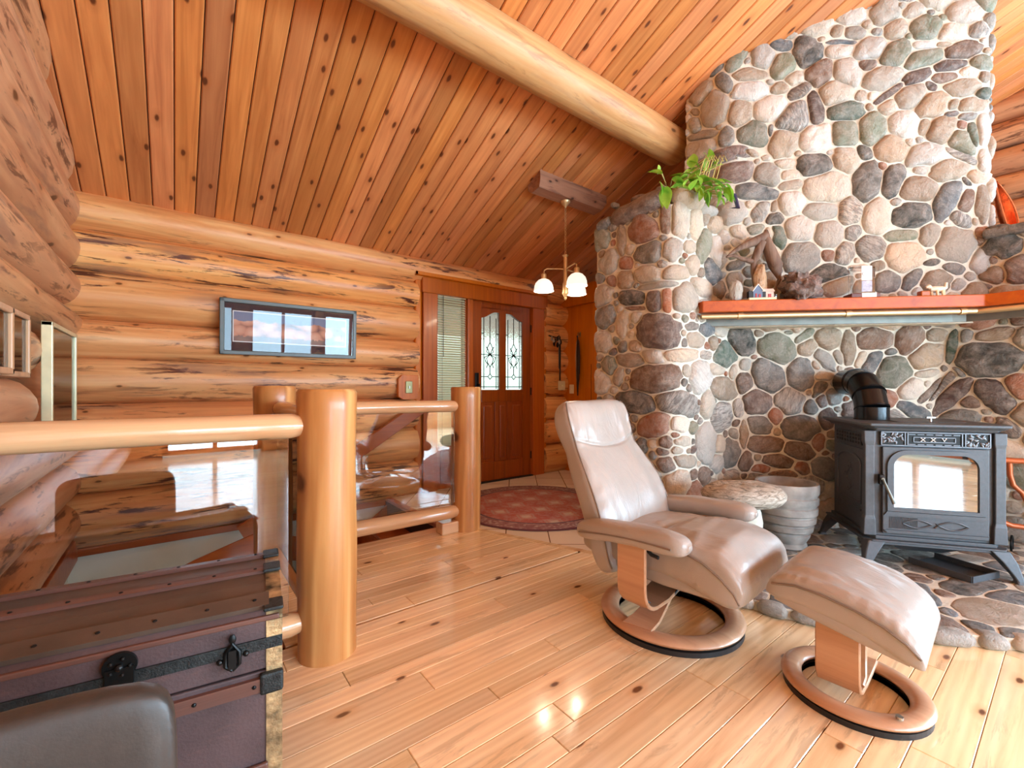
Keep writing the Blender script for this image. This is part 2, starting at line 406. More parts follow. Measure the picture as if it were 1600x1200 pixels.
def glass(name, tint=(0.97, 0.99, 0.98), refl=1.0, rough=0.0, extra=0.04, bump=0):
    m = NT(name); m.t.nodes.remove(m.b)
    tr = m.n('BsdfTransparent'); tr.inputs[0].default_value = tint+(1,)
    gl = m.n('BsdfGlossy'); gl.inputs['Roughness'].default_value = rough
    fr = m.n('Fresnel'); fr.inputs['IOR'].default_value = 1.5
    mx = m.n('MixShader'); m.l(m.math('MULTIPLY_ADD', fr.outputs[0], refl, extra, True), mx.inputs[0])
    if bump:
        b = m.n('Bump'); b.inputs['Strength'].default_value = bump; b.inputs['Distance'].default_value = 0.01
        m.l(m.noise(m.obj(), 60, 3), b.inputs['Height']); m.l(b.outputs[0], gl.inputs['Normal'])
    m.l(tr.outputs[0], mx.inputs[1]); m.l(gl.outputs[0], mx.inputs[2]); m.l(mx.outputs[0], m.o.inputs[0]); return m.mat
M['glass'] = glass('clear_glass', extra=0.05)
M['railglass'] = glass('railing_glass', (0.96, 0.97, 0.97), extra=0.05)
def frosted():
    m = NT('bevelled_leaded_glass'); m.set(Base_Color=(0.8, 0.92, 0.9), Roughness=0.25, Transmission_Weight=1.0, IOR=1.2)
    m.bump(m.noise(m.obj((1, 1, 0.5)), 70, 3), 0.6, 0.01); return m.mat
M['leaded'] = frosted()
def mirror_glass():
    m = NT('stove_door_glass'); m.set(Base_Color=(0.02, 0.02, 0.02), Roughness=0.02, Specular_IOR_Level=1.0)
    m.b.inputs['IOR'].default_value = 2.2; return m.mat
M['stoveglass'] = mirror_glass()
def emit(name, col, st):
    m = NT(name); m.set(Base_Color=col, Emission_Color=col, Emission_Strength=st, Roughness=0.4); return m.mat
M['bulb'] = emit('frosted_bulb', (1.0, 0.9, 0.75), 10.0)
# ------------------------------------------------------------------ room shell
def cz(y):                                   # underside of the sloping ceiling
    return 4.05-0.415*y if y > -0.7 else 4.05+0.2905-0.415*(-0.7-y)
XL, XR, YW = -0.55, 6.4, 4.15

def add_log(mb, axis, a0, a1, c, z0, z1, rd, seed, seg=20, over=1.05, taper=0.0):
    """one peeled log along X or Y; c is its centre on the other axis"""
    rz = (z1-z0)/2*over; zc = (z0+z1)/2; n = max(2, int((a1-a0)/0.12)); rs = []
    for i in range(n+1):
        a = a0+(a1-a0)*i/n; r = []
        for j in range(seg):
            t = 2*pi*j/seg
            k = 1+0.035*noise.noise(Vector((a*1.1+seed*7.3, cos(t)*0.8, sin(t)*0.8)))+0.03*noise.noise(Vector((a*3.1+seed*3.3, cos(t)*1.5, sin(t)*1.5)))
            k *= 1+taper*(i/n-0.5)
            o = c+rd*k*cos(t); z = zc+rz*k*sin(t)
            r.append((a, o, z) if axis == 'X' else (o, a, z))
        rs.append(r)
    mb.rings(rs)

BZ = [-0.42, -0.02, 0.347, 0.66, 0.96, 1.268, 1.535, 1.865, 2.135, 2.40]
XD0, XD1 = 1.987, 3.62                        # outer edges of the door casing
mb = MB(); mb.mi = 0
for k in range(len(BZ)-1):
    z0, z1 = BZ[k], BZ[k+1]
    if z0 < -0.1: continue
    if z0 > 2.1: add_log(mb, 'X', XL-0.3, XR+0.2, YW+0.02, z0, z1, 0.17, k, taper=-0.03)
    else:
        add_log(mb, 'X', XL-0.3, XD0-0.055, YW+0.03, z0, z1, 0.165, k)
        add_log(mb, 'X', XD1+0.01, XR+0.2, YW+0.03, z0, z1, 0.165, k+20)
mb.bx(XL-0.3, XD0, YW+0.02, YW+0.2, -0.02, 2.14); mb.bx(XD1, XR+0.2, YW+0.02, YW+0.2, -0.02, 2.14); mb.bx(XL-0.3, XR+0.2, YW+0.02, YW+0.2, 2.1, 2.6)
struct(mb.build('wall_back', [M['log']], smooth=True, ang=60))
# planed flat around the door opening
mb = MB(); mb.bx(XD0-0.075, XD0, YW-0.075, YW+0.1, 0, 2.2); mb.bx(XD1, XD1+0.06, YW-0.075, YW+0.1, 0, 2.2)
struct(mb.build('trim_1', M['panel'], bevel=0.02))
mb = MB()
mb.rings([[(XD0-0.10+0.02*abs(s), YW-0.145+dy, 2.17+dz) for dy, dz in ((0.09, 0), (0, 0.02), (0.0, 0.05), (0.04, 0.085), (0.12, 0.1), (0.16, 0.0))] for s in (1, 0)]
         + [[(XD1+0.02, YW-0.145+dy, 2.17+dz) for dy, dz in ((0.09, 0), (0, 0.02), (0.0, 0.05), (0.04, 0.085), (0.12, 0.1), (0.16, 0.0))]])
struct(mb.build('trim_2', M['panel'], smooth=True))

LZ = [-0.25, 0.05, 0.31, 0.576, 0.84, 1.11, 1.37, 1.60, 1.854, 2.12, 2.38, 2.64, 2.9, 3.16, 3.42, 3.68, 3.94, 4.2, 4.46]
mb = MB()
for k in range(1, len(LZ)-1):
    z0, z1 = LZ[k], LZ[k+1]
    y1 = YW+0.05
    if 1.0 < z0 < 1.2 or 0.8 < z0 < 0.9 : y1 = 2.98 if z0 > 1 else 2.90   # sawn ends beside the recess
    add_log(mb, 'Y', YB-0.3, y1, XL-0.09, z0, z1, 0.15, k+40)
mb.bx(XL-0.3, XL-0.11, YB-0.3, YW+0.2, -0.02, 4.6)
struct(mb.build('wall_left', M['log_y'], smooth=True, ang=60))
mb = MB()
for k in range(1, len(LZ)-1):
    if LZ[k] > 0.4 and LZ[k+1] < 2.4:
        add_log(mb, 'Y', YB-0.3, FILL_WIN[0], XR+0.12, LZ[k], LZ[k+1], 0.16, k+70); add_log(mb, 'Y', FILL_WIN[1], YW+0.1, XR+0.12, LZ[k], LZ[k+1], 0.16, k+70)
    else: add_log(mb, 'Y', YB-0.3, YW+0.1, XR+0.12, LZ[k], LZ[k+1], 0.16, k+70)
mb.bx(XR+0.1, XR+0.3, YB-0.3, FILL_WIN[0], -0.1, 4.6); mb.bx(XR+0.1, XR+0.3, FILL_WIN[1], YW+0.2, -0.1, 4.6)
mb.bx(XR+0.1, XR+0.3, FILL_WIN[0], FILL_WIN[1], -0.1, 0.5); mb.bx(XR+0.1, XR+0.3, FILL_WIN[0], FILL_WIN[1], 2.3, 4.6)
struct(mb.build('wall_right', M['log_y'], smooth=True, ang=60))
# glazed wall behind the camera
mb = MB(); xs = XL-0.3
for x0, x1, z0, z1 in WINS+[(XR+0.2, XR+0.2, 0, 0)]:
    if x0-xs > 0.01:
        for k in range(0, 9): add_log(mb, 'X', xs, x0, YB-0.12, 0.27*k, 0.27*(k+1), 0.15, k+xs)
        mb.bx(xs, x0, YB-0.22, YB-0.12, 0, 2.43)
    if x1 > x0 and z0 > 0.2: mb.bx(x0, x1, YB-0.2, YB-0.02, -0.02, z0)
    xs = x1
for k in range(3): add_log(mb, 'X', XL-0.3, XR+0.2, YB-0.1, 2.3+0.27*k, 2.3+0.27*(k+1), 0.15, k+90)
mb.bx(XL-0.3, XR+0.3, YB-0.25, YB-0.1, 2.35, 3.2)
struct(mb.build('wall_front', M['log'], smooth=True, ang=60))
for i, (x0, x1, z0, z1) in enumerate(WINS):
    mb = MB(); w = 0.07
    mb.bx(x0, x0+w, YB-0.16, YB+0.02, z0, z1); mb.bx(x1-w, x1, YB-0.16, YB+0.02, z0, z1)
    mb.bx(x0, x1, YB-0.16, YB+0.02, z0, z0+w); mb.bx(x0, x1, YB-0.16, YB+0.02, z1-w, z1); mb.bx((x0+x1)/2-0.03, (x0+x1)/2+0.03, YB-0.15, YB, z0, z1)
    struct(mb.build('window_%d' % (i+1), M['fir'], bevel=0.006))

# ceiling: tongue and groove cedar boards running up the slope
SL = math.atan(0.415)
def ceiling_half(name, y0, y1, sign):
    mb = MB(); L = abs(y1-y0)/cos(SL); bw = 0.1225; x = -0.004-bw*5; k = 0
    while x < XR+0.3:
        a, b = x+0.0025, x+bw-0.0025; g = 0.006; t = 0.018
        prof = [(a, t), (a, g), (a+g, 0), (b-g, 0), (b, g), (b, t)]
        mb.rings([[(px, yy, pz) for px, pz in prof] for yy in (0, L)])
        x += bw
    mb2 = MB(); mb2.bx(XL-0.6, XR+0.4, 0, L, 0.014, 0.08)
    rot = (-SL if sign > 0 else SL, 0, 0)
    # local +Y runs up or down the slope
    zz = cz(y0)
    o = mb.build(name, M['ceil'], loc=(0, y0, zz), rot=(sign*-1*SL, 0, 0)); struct(o)
    o2 = mb2.build(name, M['gap'], loc=(0, y0, zz), rot=(sign*-1*SL, 0, 0)); struct(o2)
ceiling_half('ceiling', -0.7, YW+0.25, 1)
ceiling_half('ceiling', YB-0.3, -0.7, -1)

# big purlin log
mb = MB(); n = 60; rs = []
for i in range(n+1):
    x = XL-0.3+(3.30-XL+0.3)*i/n; r = []
    rr = 0.143-0.006*i/n
    for j in range(28):
        t = 2*pi*j/28
        k = 1+0.03*noise.noise(Vector((x*1.5, cos(t), sin(t))))+0.015*noise.noise(Vector((x*5, 2*cos(t), 2*sin(t))))
        r.append((x, 2.064+rr*k*cos(t), 3.060+rr*k*sin(t)))
    rs.append(r)
mb.rings(rs)
tag(mb.build('ceiling_beam', M['beam'], smooth=True), 'thick pale peeled log beam running under the plank ceiling into the stone chimney', 'beam')

# ------------------------------------------------------------------ floors
WX = lambda y: 1.83+(2.78-y)*0.388            # edge between planks and foyer tile
YS1, YS2, XS = 1.985, 3.0, 0.36               # stairwell edges
rows = []; widths = [0.124, 0.076, 0.102]
random.seed(5)
y = 0.189; k = 0; up = []
while y < YS2: w = widths[k % 3]; up.append((y, min(y+w, YS2))); y += w; k += 1
y = 0.189; k = 2; dn = []
while y > YB-0.1: w = widths[k % 3]; dn.append((y-w, y)); y -= w; k += 2
mb = MB()
for (a, b) in up+dn:
    xl = XL-0.05 if b <= YS1 else XS
    if a < YS1 < b: xl = XL-0.05; b = min(b, YS1) if b-YS1 < 0.05 else b
    def right(yy): return WX(yy)-0.05 if yy > 1.55 else (2.45 if yy > 1.1 else XR+0.05)
    xr = right((a+b)/2)
    x = xl; g = 0.0008; first = True
    while x < xr-0.02:
        L = random.uniform(0.5, 1.7) if not first else random.uniform(0.2, 1.4); first = False
        x2 = min(x+L, xr)
        if xr-x2 < 0.25: x2 = xr
        xa, xb = (x2, x2)
        if x2 == xr and a > 1.5: xa, xb = right(a), right(b)
        zt = 0.0; e = 0.0018
        vs = [(x+g, a+g, -0.02), (xa-g, a+g, -0.02), (xb-g, b-g, -0.02), (x+g, b-g, -0.02),
              (x+g, a+g, -e), (xa-g, a+g, -e), (xb-g, b-g, -e), (x+g, b-g, -e),
              (x+g+e, a+g+e, 0), (xa-g-e, a+g+e, 0), (xb-g-e, b-g-e, 0), (x+g+e, b-g-e, 0)]
        mb.add(vs, [(3, 2, 1, 0), (0, 1, 5, 4), (1, 2, 6, 5), (2, 3, 7, 6), (3, 0, 4, 7), (4, 5, 9, 8), (5, 6, 10, 9), (6, 7, 11, 10), (7, 4, 8, 11), (8, 9, 10, 11)])
        x = x2
# border board along the tile
p0, p1 = Vector((WX(3.02), 3.02, 0)), Vector((WX(1.55), 1.55, 0)); 
mb.add([(p0.x-0.052, p0.y, -0.02), (p0.x, p0.y, -0.02), (p1.x, p1.y, -0.02), (p1.x-0.052, p1.y, -0.02), (p0.x-0.052, p0.y, 0.002), (p0.x, p0.y, 0.002), (p1.x, p1.y, 0.002), (p1.x-0.052, p1.y, 0.002)],
       [(0, 1, 2, 3), (4, 7, 6, 5), (0, 4, 5, 1), (1, 5, 6, 2), (2, 6, 7, 3), (3, 7, 4, 0)])
struct(mb.build('floor', M['floor']))
mb = MB(); mb.mi = 0
mb.bx(XL-0.3, XR+0.3, YB-0.3, YS1, -0.25, -0.018); mb.bx(XS, XR+0.3, YS1, YS2, -0.25, -0.018); mb.bx(1.62, XR+0.3, YS2, YW+0.3, -0.25, -0.018)
struct(mb.build('floor', M['gap']))

def tile_mat():
    m = NT('white_tile'); v = m.obj((1, 1, 1), (0.07, 0.11, 0), (0, 0, radians(38)))
    b = m.n('TexBrick'); b.offset = 0.0; b.inputs['Scale'].default_value = 1.0
    b.inputs['Brick Width'].default_value = 0.31; b.inputs['Row Height'].default_value = 0.31; b.inputs['Mortar Size'].default_value = 0.004
    b.inputs['Mortar Smooth'].default_value = 0.1
    b.inputs['Color1'].default_value = srgb(232, 218, 196)+(1,); b.inputs['Color2'].default_value = srgb(224, 208, 184)+(1,); b.inputs['Mortar'].default_value = srgb(120, 88, 62)+(1,)
    m.l(v, b.inputs['Vector']); m.l(b.outputs['Color'], m.b.inputs['Base Color']); m.set(Roughness=0.25); return m.mat
mb = MB()
mb.prism([(1.62, YS2), (WX(YS2), YS2), (WX(1.5), 1.5), (XR, 1.5), (XR, YW+0.1), (1.62, YW+0.1)], -0.018, 0.0)
struct(mb.build('floor', tile_mat()))

# ------------------------------------------------------------------ stairwell
mb = MB()
mb.bx(XL-0.12, XS+3, YW+0.0, YW+0.1, -2.6, -0.045)       # under the back wall
mb.bx(XL-0.12, XL-0.02, 1.5, YW+0.1, -2.6, -0.02)        # under the left wall
mb.bx(XL-0.1, XS, YS1-0.12, YS1-0.03, -2.6, -0.27)
mb.bx(XL-0.1, XS+1.5, 1.8, YW+0.1, -2.7, -2.6)
struct(mb.build('wall_stairwell', M['drywall']))
mb = MB()
mb.bx(XL-0.1, 1.62, YW-0.035, YW+0.0, -0.075, -0.02)
mb.bx(XL-0.02, XL+0.03, YS1, YW-0.02, -0.10, 0.055)
mb.bx(XL-0.1, XS, YS1, YS1+0.02, -0.27, -0.001)
mb.bx(XS-0.02, XS, YS1, YS2, -0.27, -0.001)
mb.bx(XS, 1.62, YS2, YS2+0.02, -0.27, -0.001)
struct(mb.build('trim_3', M['stairwood'], bevel=0.005))
t = thing('staircase', 'red-brown wooden stair flight descending from the tiled entry along the log wall', 'staircase', (1.64, 3.58, -2.6))
YA, YC = YS2+0.03, YW-0.04
for k in range(9):
    x1 = 1.64-0.26*k; z = -0.19*(k+1) if k else -0.19
    m1 = MB(); m1.bx(x1-0.28-1.64, x1-1.64, YA-3.58, YC-3.58, z-0.03+2.6, z+2.6); m1.build('tread', M['stairwood'], t, bevel=0.006)
    m1 = MB(); m1.bx(x1-0.02-1.64, x1-1.64, YA-3.58, YC-3.58, z+2.601, z+0.155+2.6); m1.build('riser', M['stairwood'], t)
m1 = MB()
m1.add([(0.16, YC-3.58-0.028, 2.66), (0.16, YC-3.58, 2.66), (0.16, YC-3.58, 2.50), (0.16, YC-3.58-0.028, 2.50), (-2.4, YC-3.58-0.028, 2.66-1.87), (-2.4, YC-3.58, 2.66-1.87), (-2.4, YC-3.58, 2.4-1.87), (-2.4, YC-3.58-0.028, 2.4-1.87)],
       [(0, 1, 2, 3), (4, 7, 6, 5), (0, 4, 5, 1), (1, 5, 6, 2), (2, 6, 7, 3), (3, 7, 4, 0)])
m1.build('stringer', M['stairwood'], t, bevel=0.003)
m1 = MB(); m1.bx(-0.03, 0.03, YA-3.58, YC-3.58, 2.57, 2.602); m1.build('nosing', M['stairwood'], t, bevel=0.006)
# wall handrail
mb = MB(); mb.ribbon([(1.95, 3.94, 0.90), (1.2, 3.94, 0.435), (0.46, 3.94, -0.02), (0.40, 3.94, -0.05)], (0, 1, 0), 0.045, 0.12)
hr = mb.build('stair_handrail', M['stairwood'], smooth=True); tag(hr, 'red-brown board handrail sloping down the log wall behind the railing glass', 'handrail')
for x in (1.7, 0.75):
    m1 = MB(); m1.cyl((x, 3.93, 0.9-0.62*(1.95-x)), (x, 4.07, 0.86-0.62*(1.95-x)), 0.014, seg=10); m1.build('bracket', M['stairwood'], hr)
mb = MB(); mb.ribbon([(0.50, 3.55, -0.03), (0.1, 3.45, -0.12), (-0.44, 3.3, -0.30)], (0, 0.3, 1), 0.17, 0.05)
tag(mb.build('wall_cap_board', M['stairwood'], smooth=True), 'sloping red-brown board capping the white stair wall, behind the trunk', 'board')
M['ceilblock'] = wood('aged_log_block', srgb(176, 108, 62), srgb(150, 84, 44), srgb(100, 52, 26), 'X', 14, 0.05, 2.5, 0.6, 0.5, 0.1, 0.4)
# ------------------------------------------------------------------ log railing
def post(x, y, r, h, label):
    mb = MB(); rs = []; n = 16
    for i in range(n+1):
        z = h*i/n
        rr = r*(1.0+0.02*cos(i*0.6+x*5)); 
        rs.append([((rr*(1+0.025*noise.noise(Vector((cos(2*pi*j/32)*1.2, sin(2*pi*j/32)*1.2, z*1.5+x*9)))))*cos(2*pi*j/32), rr*sin(2*pi*j/32), z) for j in range(32)])
    top = rs[-1]; rs.append([(a*0.93, b*0.93, h+0.012) for a, b, _ in top])
    mb.rings(rs)
    o = mb.build('railing_post', M['post'], smooth=True, ang=35, loc=(x, y, 0)); return tag(o, label, 'post')
P1, P2, P3 = (0.490, 1.868), (0.455, 2.83), (1.755, 2.86)
post(P1[0], P1[1], 0.112, 1.050, 'thick varnished log railing post in the foreground beside the trunk')
post(P2[0], P2[1], 0.108, 1.065, 'log railing post rising just behind and left of the foreground post')
post(P3[0], P3[1], 0.112, 1.060, 'log railing post at the tiled entry, in front of the door')
def rail(a, b, r, label, mat):
    mb = MB(); a, b = Vector(a), Vector(b); n = 20; c = (a+b)/2
    pts = [a+(b-a)*i/n-c for i in range(n+1)]
    rr = [r*(1+0.035*noise.noise(Vector((i*0.3, a.x*3, a.z*5)))) for i in range(n+1)]
    rr[0] *= 0.8; rr[-1] *= 0.8
    mb.tube(pts, rr, 20)
    o = mb.build('railing_rail', mat, smooth=True, ang=60, loc=tuple(c)); return tag(o, label, 'rail')
rail((XL+0.02, 1.86, 0.925), (P1[0]-0.09, 1.86, 0.92), 0.047, 'upper log rail running left from the foreground post to the wall', M['rail'])
rail((XL+0.02, 1.87, 0.15), (P1[0]-0.09, 1.87, 0.15), 0.045, 'lower log rail left of the foreground post, mostly behind the trunk', M['rail'])
rail((P2[0]+0.085, 2.83, 0.938), (P3[0]-0.085, 2.845, 0.930), 0.043, 'upper log rail between the entry post and the rear post', M['rail'])
rail((P2[0]+0.085, 2.83, 0.165), (P3[0]-0.085, 2.845, 0.150), 0.050, 'lower log rail just above the floor edge at the stair opening', M['rail'])
rail((P1[0]-0.02, P1[1]+0.09, 0.95), (P2[0]+0.01, P2[1]-0.09, 0.95), 0.043, 'short upper log rail linking the two left posts', M['rail_y'])
rail((P1[0]-0.02, P1[1]+0.09, 0.155), (P2[0]+0.01, P2[1]-0.09, 0.155), 0.045, 'short lower log rail linking the two left posts', M['rail_y'])
mb = MB(); mb.bx(1.52, 1.66, 2.80, 2.90, 0, 0.085)
tag(mb.build('rail_block', M['rail'], bevel=0.01), 'small wood block under the lower rail beside the entry post', 'block')
def pane(x0, x1, y0, y1, z0, z1, label):
    mb = MB(); mb.box((0, 0, 0), (x1-x0, y1-y0, z1-z0))
    tag(mb.build('glass_panel', M['railglass'], loc=((x0+x1)/2, (y0+y1)/2, (z0+z1)/2)), label, 'glass panel')
pane(XL+0.02, 0.345, 1.857, 1.863, 0.195, 0.885, 'clear glass panel under the upper rail left of the foreground post')
pane(0.56, 1.645, 2.84, 2.846, 0.215, 0.90, 'clear glass panel between the rear post and the entry post')
pane(0.447, 0.453, 1.985, 2.72, 0.20, 0.91, 'clear glass panel edge-on between the two left posts')

# ------------------------------------------------------------------ entry door
door = thing('entry_door', 'red-brown wooden front door with two leaded glass lights', 'door', (2.60, YW-0.03, 0))
door['kind'] = 'structure'; door.name = 'door_1'
DY = 0.0; T = 0.045; DW = 0.83; DH = 2.03
mb = MB()
def rect(mb, x0, x1, z0, z1, t=T, y=0): mb.bx(x0, x1, y-t/2, y+t/2, z0, z1)
rect(mb, 0, 0.12, 0.01, DH); rect(mb, DW-0.12, DW, 0.01, DH); rect(mb, 0.12, DW-0.12, 0.01, 0.22); rect(mb, 0.12, DW-0.12, 0.90, 1.04); 
rect(mb, 0.368, 0.462, 1.04, 1.97); rect(mb, 0.12, DW-0.12, 1.96, DH)
for x0, x1, s in ((0.12, 0.37, 1), (0.46, 0.71, -1)):     # arched top rail pieces
    n = 14; lo = []
    for i in range(n+1):
        f = i/n; q = f if s > 0 else 1-f
        lo.append((x0+(x1-x0)*f, 1.85+0.075*(0.5-0.5*cos(pi*min(1, q*1.25)))))
    vs = []; fs = []
    for x, z in lo: vs += [(x, -T/2, z), (x, -T/2, 1.97), (x, T/2, z), (x, T/2, 1.97)]
    for i in range(n):
        a = 4*i; b = a+4; fs += [(a, b, b+1, a+1), (a+2, a+3, b+3, b+2), (a, a+2, b+2, b)]
    mb.add(vs, fs)
mb.build('door_leaf', M['door'], door, bevel=0.003)
for xa, xb in ((0.12, 0.30), (0.35, 0.48), (0.53, 0.71)):
    m1 = MB(); rect(m1, xa, xb, 0.22, 0.90, 0.02)
    m1.build('lower_panel', M['door'], door)
    m1 = MB(); rect(m1, xa+0.03, xb-0.03, 0.26, 0.86, 0.036); m1.build('raised_panel', M['door'], door, bevel=0.008)
for x in (0.325, 0.505):
    m1 = MB(); rect(m1, x-0.025, x+0.025, 0.22, 0.90); m1.build('muntin', M['door'], door, bevel=0.003)
for x0, x1 in ((0.125, 0.365), (0.465, 0.705)):
    xc = (x0+x1)/2; mb = MB(); rect(mb, x0, x1, 1.045, 1.93, 0.008)
    g = mb.build('leaded_pane', M['leaded'], door)
    m1 = MB(); r = 0.005; y = -0.008
    def ln(pts): m1.tube([(px, y, pz) for px, pz in pts], r, 6)
    ln([(x0+0.035, 1.05), (x0+0.035, 1.86)]); ln([(x1-0.035, 1.05), (x1-0.035, 1.86)])
    for z in (1.075, 1.19, 1.44, 1.68): ln([(x0, z), (x0+0.035, z)]); ln([(x1-0.035, z), (x1, z)])
    ln([(x0+0.035, 1.075), (x1-0.035, 1.075)]); ln([(x0, 1.19), (xc-0.03, 1.19)]); ln([(xc+0.03, 1.19), (x1, 1.19)])
    ln([(x0, 1.44), (x1, 1.44)]); ln([(xc, 1.88), (xc, 1.58)]); ln([(xc, 1.30), (xc, 1.22)])
    for s in (1, -1):
        ln([(xc, 1.58), (xc+s*0.035, 1.52), (xc+s*0.045, 1.47), (xc, 1.44)]); ln([(xc, 1.44), (xc+s*0.045, 1.40), (xc+s*0.035, 1.35), (xc, 1.30)])
        ln([(xc, 1.22), (xc+s*0.03, 1.19), (xc, 1.16)]); ln([(xc, 1.44), (xc+s*0.03, 1.50), (xc+s*0.055, 1.53)]); ln([(xc, 1.44), (xc+s*0.075, 1.41), (xc+s*0.06, 1.36)])
        ln([(xc+s*0.06, 1.36), (xc+s*0.03, 1.33), (xc+s*0.05, 1.29)])
    m1.build('lead_came', M['black_iron'], g)
m1 = MB(); m1.box((0.05, -0.035, 1.13), (0.045, 0.02, 0.20)); m1.build('lock_plate', M['black_iron'], door, bevel=0.006)
m1 = MB(); m1.tube([(0.05, -0.04, 1.10), (0.05, -0.085, 1.10), (0.05, -0.09, 1.04), (0.05, -0.085, 0.97), (0.05, -0.045, 0.96)], 0.011, 10); m1.build('door_handle', M['black_iron'], door, smooth=True)
for z in (0.25, 1.02, 1.78):
    m1 = MB(); m1.cyl((DW+0.006, -0.03, z-0.045), (DW+0.006, -0.03, z+0.045), 0.008, seg=10); m1.build('hinge', M['black_iron'], door)
# casing, header, mullion between door and sidelight
mb = MB()
mb.bx(XD0, 2.15, YW-0.10, YW+0.06, 0, 2.06); mb.bx(2.525, 2.592, YW-0.085, YW+0.08, 0, 2.05); mb.bx(3.438, 3.62, YW-0.10, YW+0.06, 0, 2.06)
mb.bx(XD0-0.015, 3.66, YW-0.115, YW+0.06, 2.028, 2.185)
struct(mb.build('trim_4', M['fir'], bevel=0.008))
mb = MB(); mb.bx(2.59, 3.44, YW-0.10, YW+0.06, -0.005, 0.012); struct(mb.build('trim_5', M['black']))
# sidelight with blind
sl = thing('window_6', 'narrow sidelight', 'window', (2.15, YW, 0)); 
for k in ('label', 'category'): del sl[k]
sl['kind'] = 'structure'
m1 = MB(); m1.bx(0, 0.375, -0.05, 0.02, 0.0, 0.45); m1.bx(0, 0.02, -0.045, 0.03, 0.45, 2.045); m1.bx(0.36, 0.375, -0.045, 0.03, 0.45, 2.045); m1.build('frame', M['fir'], sl, bevel=0.004)
m1 = MB(); m1.bx(0.02, 0.36, 0.0, 0.006, 0.45, 2.045); m1.build('pane', M['glass'], sl)
m1 = MB(); m1.bx(0.05, 0.175, -0.06, -0.045, 0.06, 0.40); m1.bx(0.20, 0.325, -0.06, -0.045, 0.06, 0.40); m1.build('lower_panel', M['door'], sl, bevel=0.006)
def blind_mat():
    m = NT('translucent_blind'); m.set(Base_Color=srgb(226, 224, 204), Roughness=0.5)
    tl = m.n('BsdfTranslucent'); tl.inputs[0].default_value = srgb(230, 235, 214)+(1,)
    mx = m.n('MixShader'); mx.inputs[0].default_value = 0.5; m.l(m.b.outputs[0], mx.inputs[1]); m.l(tl.outputs[0], mx.inputs[2]); m.l(mx.outputs[0], m.o.inputs[0]); return m.mat
bl = thing('venetian_blind', 'pale slatted venetian blind over the narrow window left of the door', 'blind', (2.17, YW-0.05, 1.24))
m1 = MB(); nb = 62
for i in range(nb):
    z = -0.78+i*0.0253
    m1.box((0.17, 0, z), (0.33, 0.020, 0.0015), Matrix.Rotation(0, 4, 'X'))
    for q in range(8): m1.v[-8+q] = (m1.v[-8+q][0], m1.v[-8+q][1], m1.v[-8+q][2]+m1.v[-8+q][1]*1.1)
m1.build('slats', blind_mat(), bl)
m1 = MB(); m1.box((0.17, 0, 0.795), (0.335, 0.03, 0.025)); m1.build('head_rail', M['cream'], bl, bevel=0.003)
m1 = MB()
for x in (0.05, 0.29): m1.cyl((x, -0.013, -0.78), (x, -0.013, 0.79), 0.0012, seg=5)
m1.cyl((0.06, -0.02, 0.15), (0.06, -0.02, 0.79), 0.003, seg=6); m1.build('cord', M['black'], bl)
# porch outside the door
mb = MB(); mb.bx(1.2, 6, YW+0.25, YW+2.6, 1.98, 2.2); o = mb.build('ceiling', M['stairwood']); struct(o)
mb = MB(); mb.bx(0.5, 6, YW+0.2, YW+4, -0.1, -0.02); struct(mb.build('floor', plain('porch_boards', srgb(150, 150, 140), 0.8)))

# switches
def switch(name, x, y, z, w, rot, label, mat, n=1, parent=None):
    t = thing(name, label, 'switch', (x, y, z), rot)
    m1 = MB(); m1.box((0, 0, 0), (w, 0.008, 0.115)); m1.build('plate', mat, t, bevel=0.004)
    for i in range(n):
        m1 = MB(); m1.box(((i-(n-1)/2)*0.042, -0.008, 0), (0.012, 0.014, 0.026)); m1.build('toggle', M['nickel'] if mat == M['brass2'] else mat, t, bevel=0.002)
    return t
M['brass2'] = plain('aged_brass_plate', srgb(150, 140, 100), 0.3, 0.8)
x, z = on_y(638, 605, 3.985)
mb = MB(); mb.prism([(-0.10, -0.09), (-0.05, -0.12), (0.09, -0.12), (0.11, -0.09), (0.11, 0.12), (-0.06, 0.12), (-0.10, 0.08)], -0.02, 0.02, Matrix.Rotation(pi/2, 4, 'X'))
tag(mb.build('switch_block', M['panel'], bevel=0.004, loc=(x-0.005, 3.995, z)), 'planed wood block set in the log wall left of the door, behind the brass switch', 'wood block')
switch('light_switch', x, 3.968, z, 0.07, 0, 'brass light switch on the log wall left of the door', M['brass2'])

# ------------------------------------------------------------------ pantry cabinet beside the door
CX, CY0 = 4.0, 3.34
cab = thing('pantry_cabinet', 'tall orange wood pantry cabinet with a panelled crown right of the door', 'cabinet', (CX, CY0, 0))
m1 = MB(); m1.bx(0, 0.75, 0, 0.80, 0, 2.09); m1.build('body', M['panel'], cab, bevel=0.004)
m1 = MB(); m1.bx(-0.05, 0.80, -0.05, 0.80, 2.09, 2.33); m1.build('crown', M['panel'], cab, bevel=0.006)
m1 = MB(); m1.bx(-0.003, 0.0, 0.285, 0.29, 0.1, 1.35); m1.build('seam', M['gap'], cab)
m1 = MB(); m1.bx(0.03, 0.38, -0.04, -0.012, 1.62, 2.05); d = m1.build('louvered_door', M['frame_wood'], cab, bevel=0.006)
m1 = MB()
for i in range(14): m1.box((0.205, -0.042, 1.66+i*0.027), (0.29, 0.012, 0.020))
m1.build('louver', M['frame_wood'], d, bevel=0.003)
m1 = MB(); m1.cyl((-0.03, 0.14, 1.04), (0.0, 0.14, 1.04), 0.026, seg=24); kn = m1.build('knob', M['cream'], cab, smooth=True, ang=50)
m1 = MB(); m1.cyl((-0.034, 0.14, 1.04), (-0.029, 0.14, 1.04), 0.013, seg=16); m1.build('keyhole', M['black'], kn)
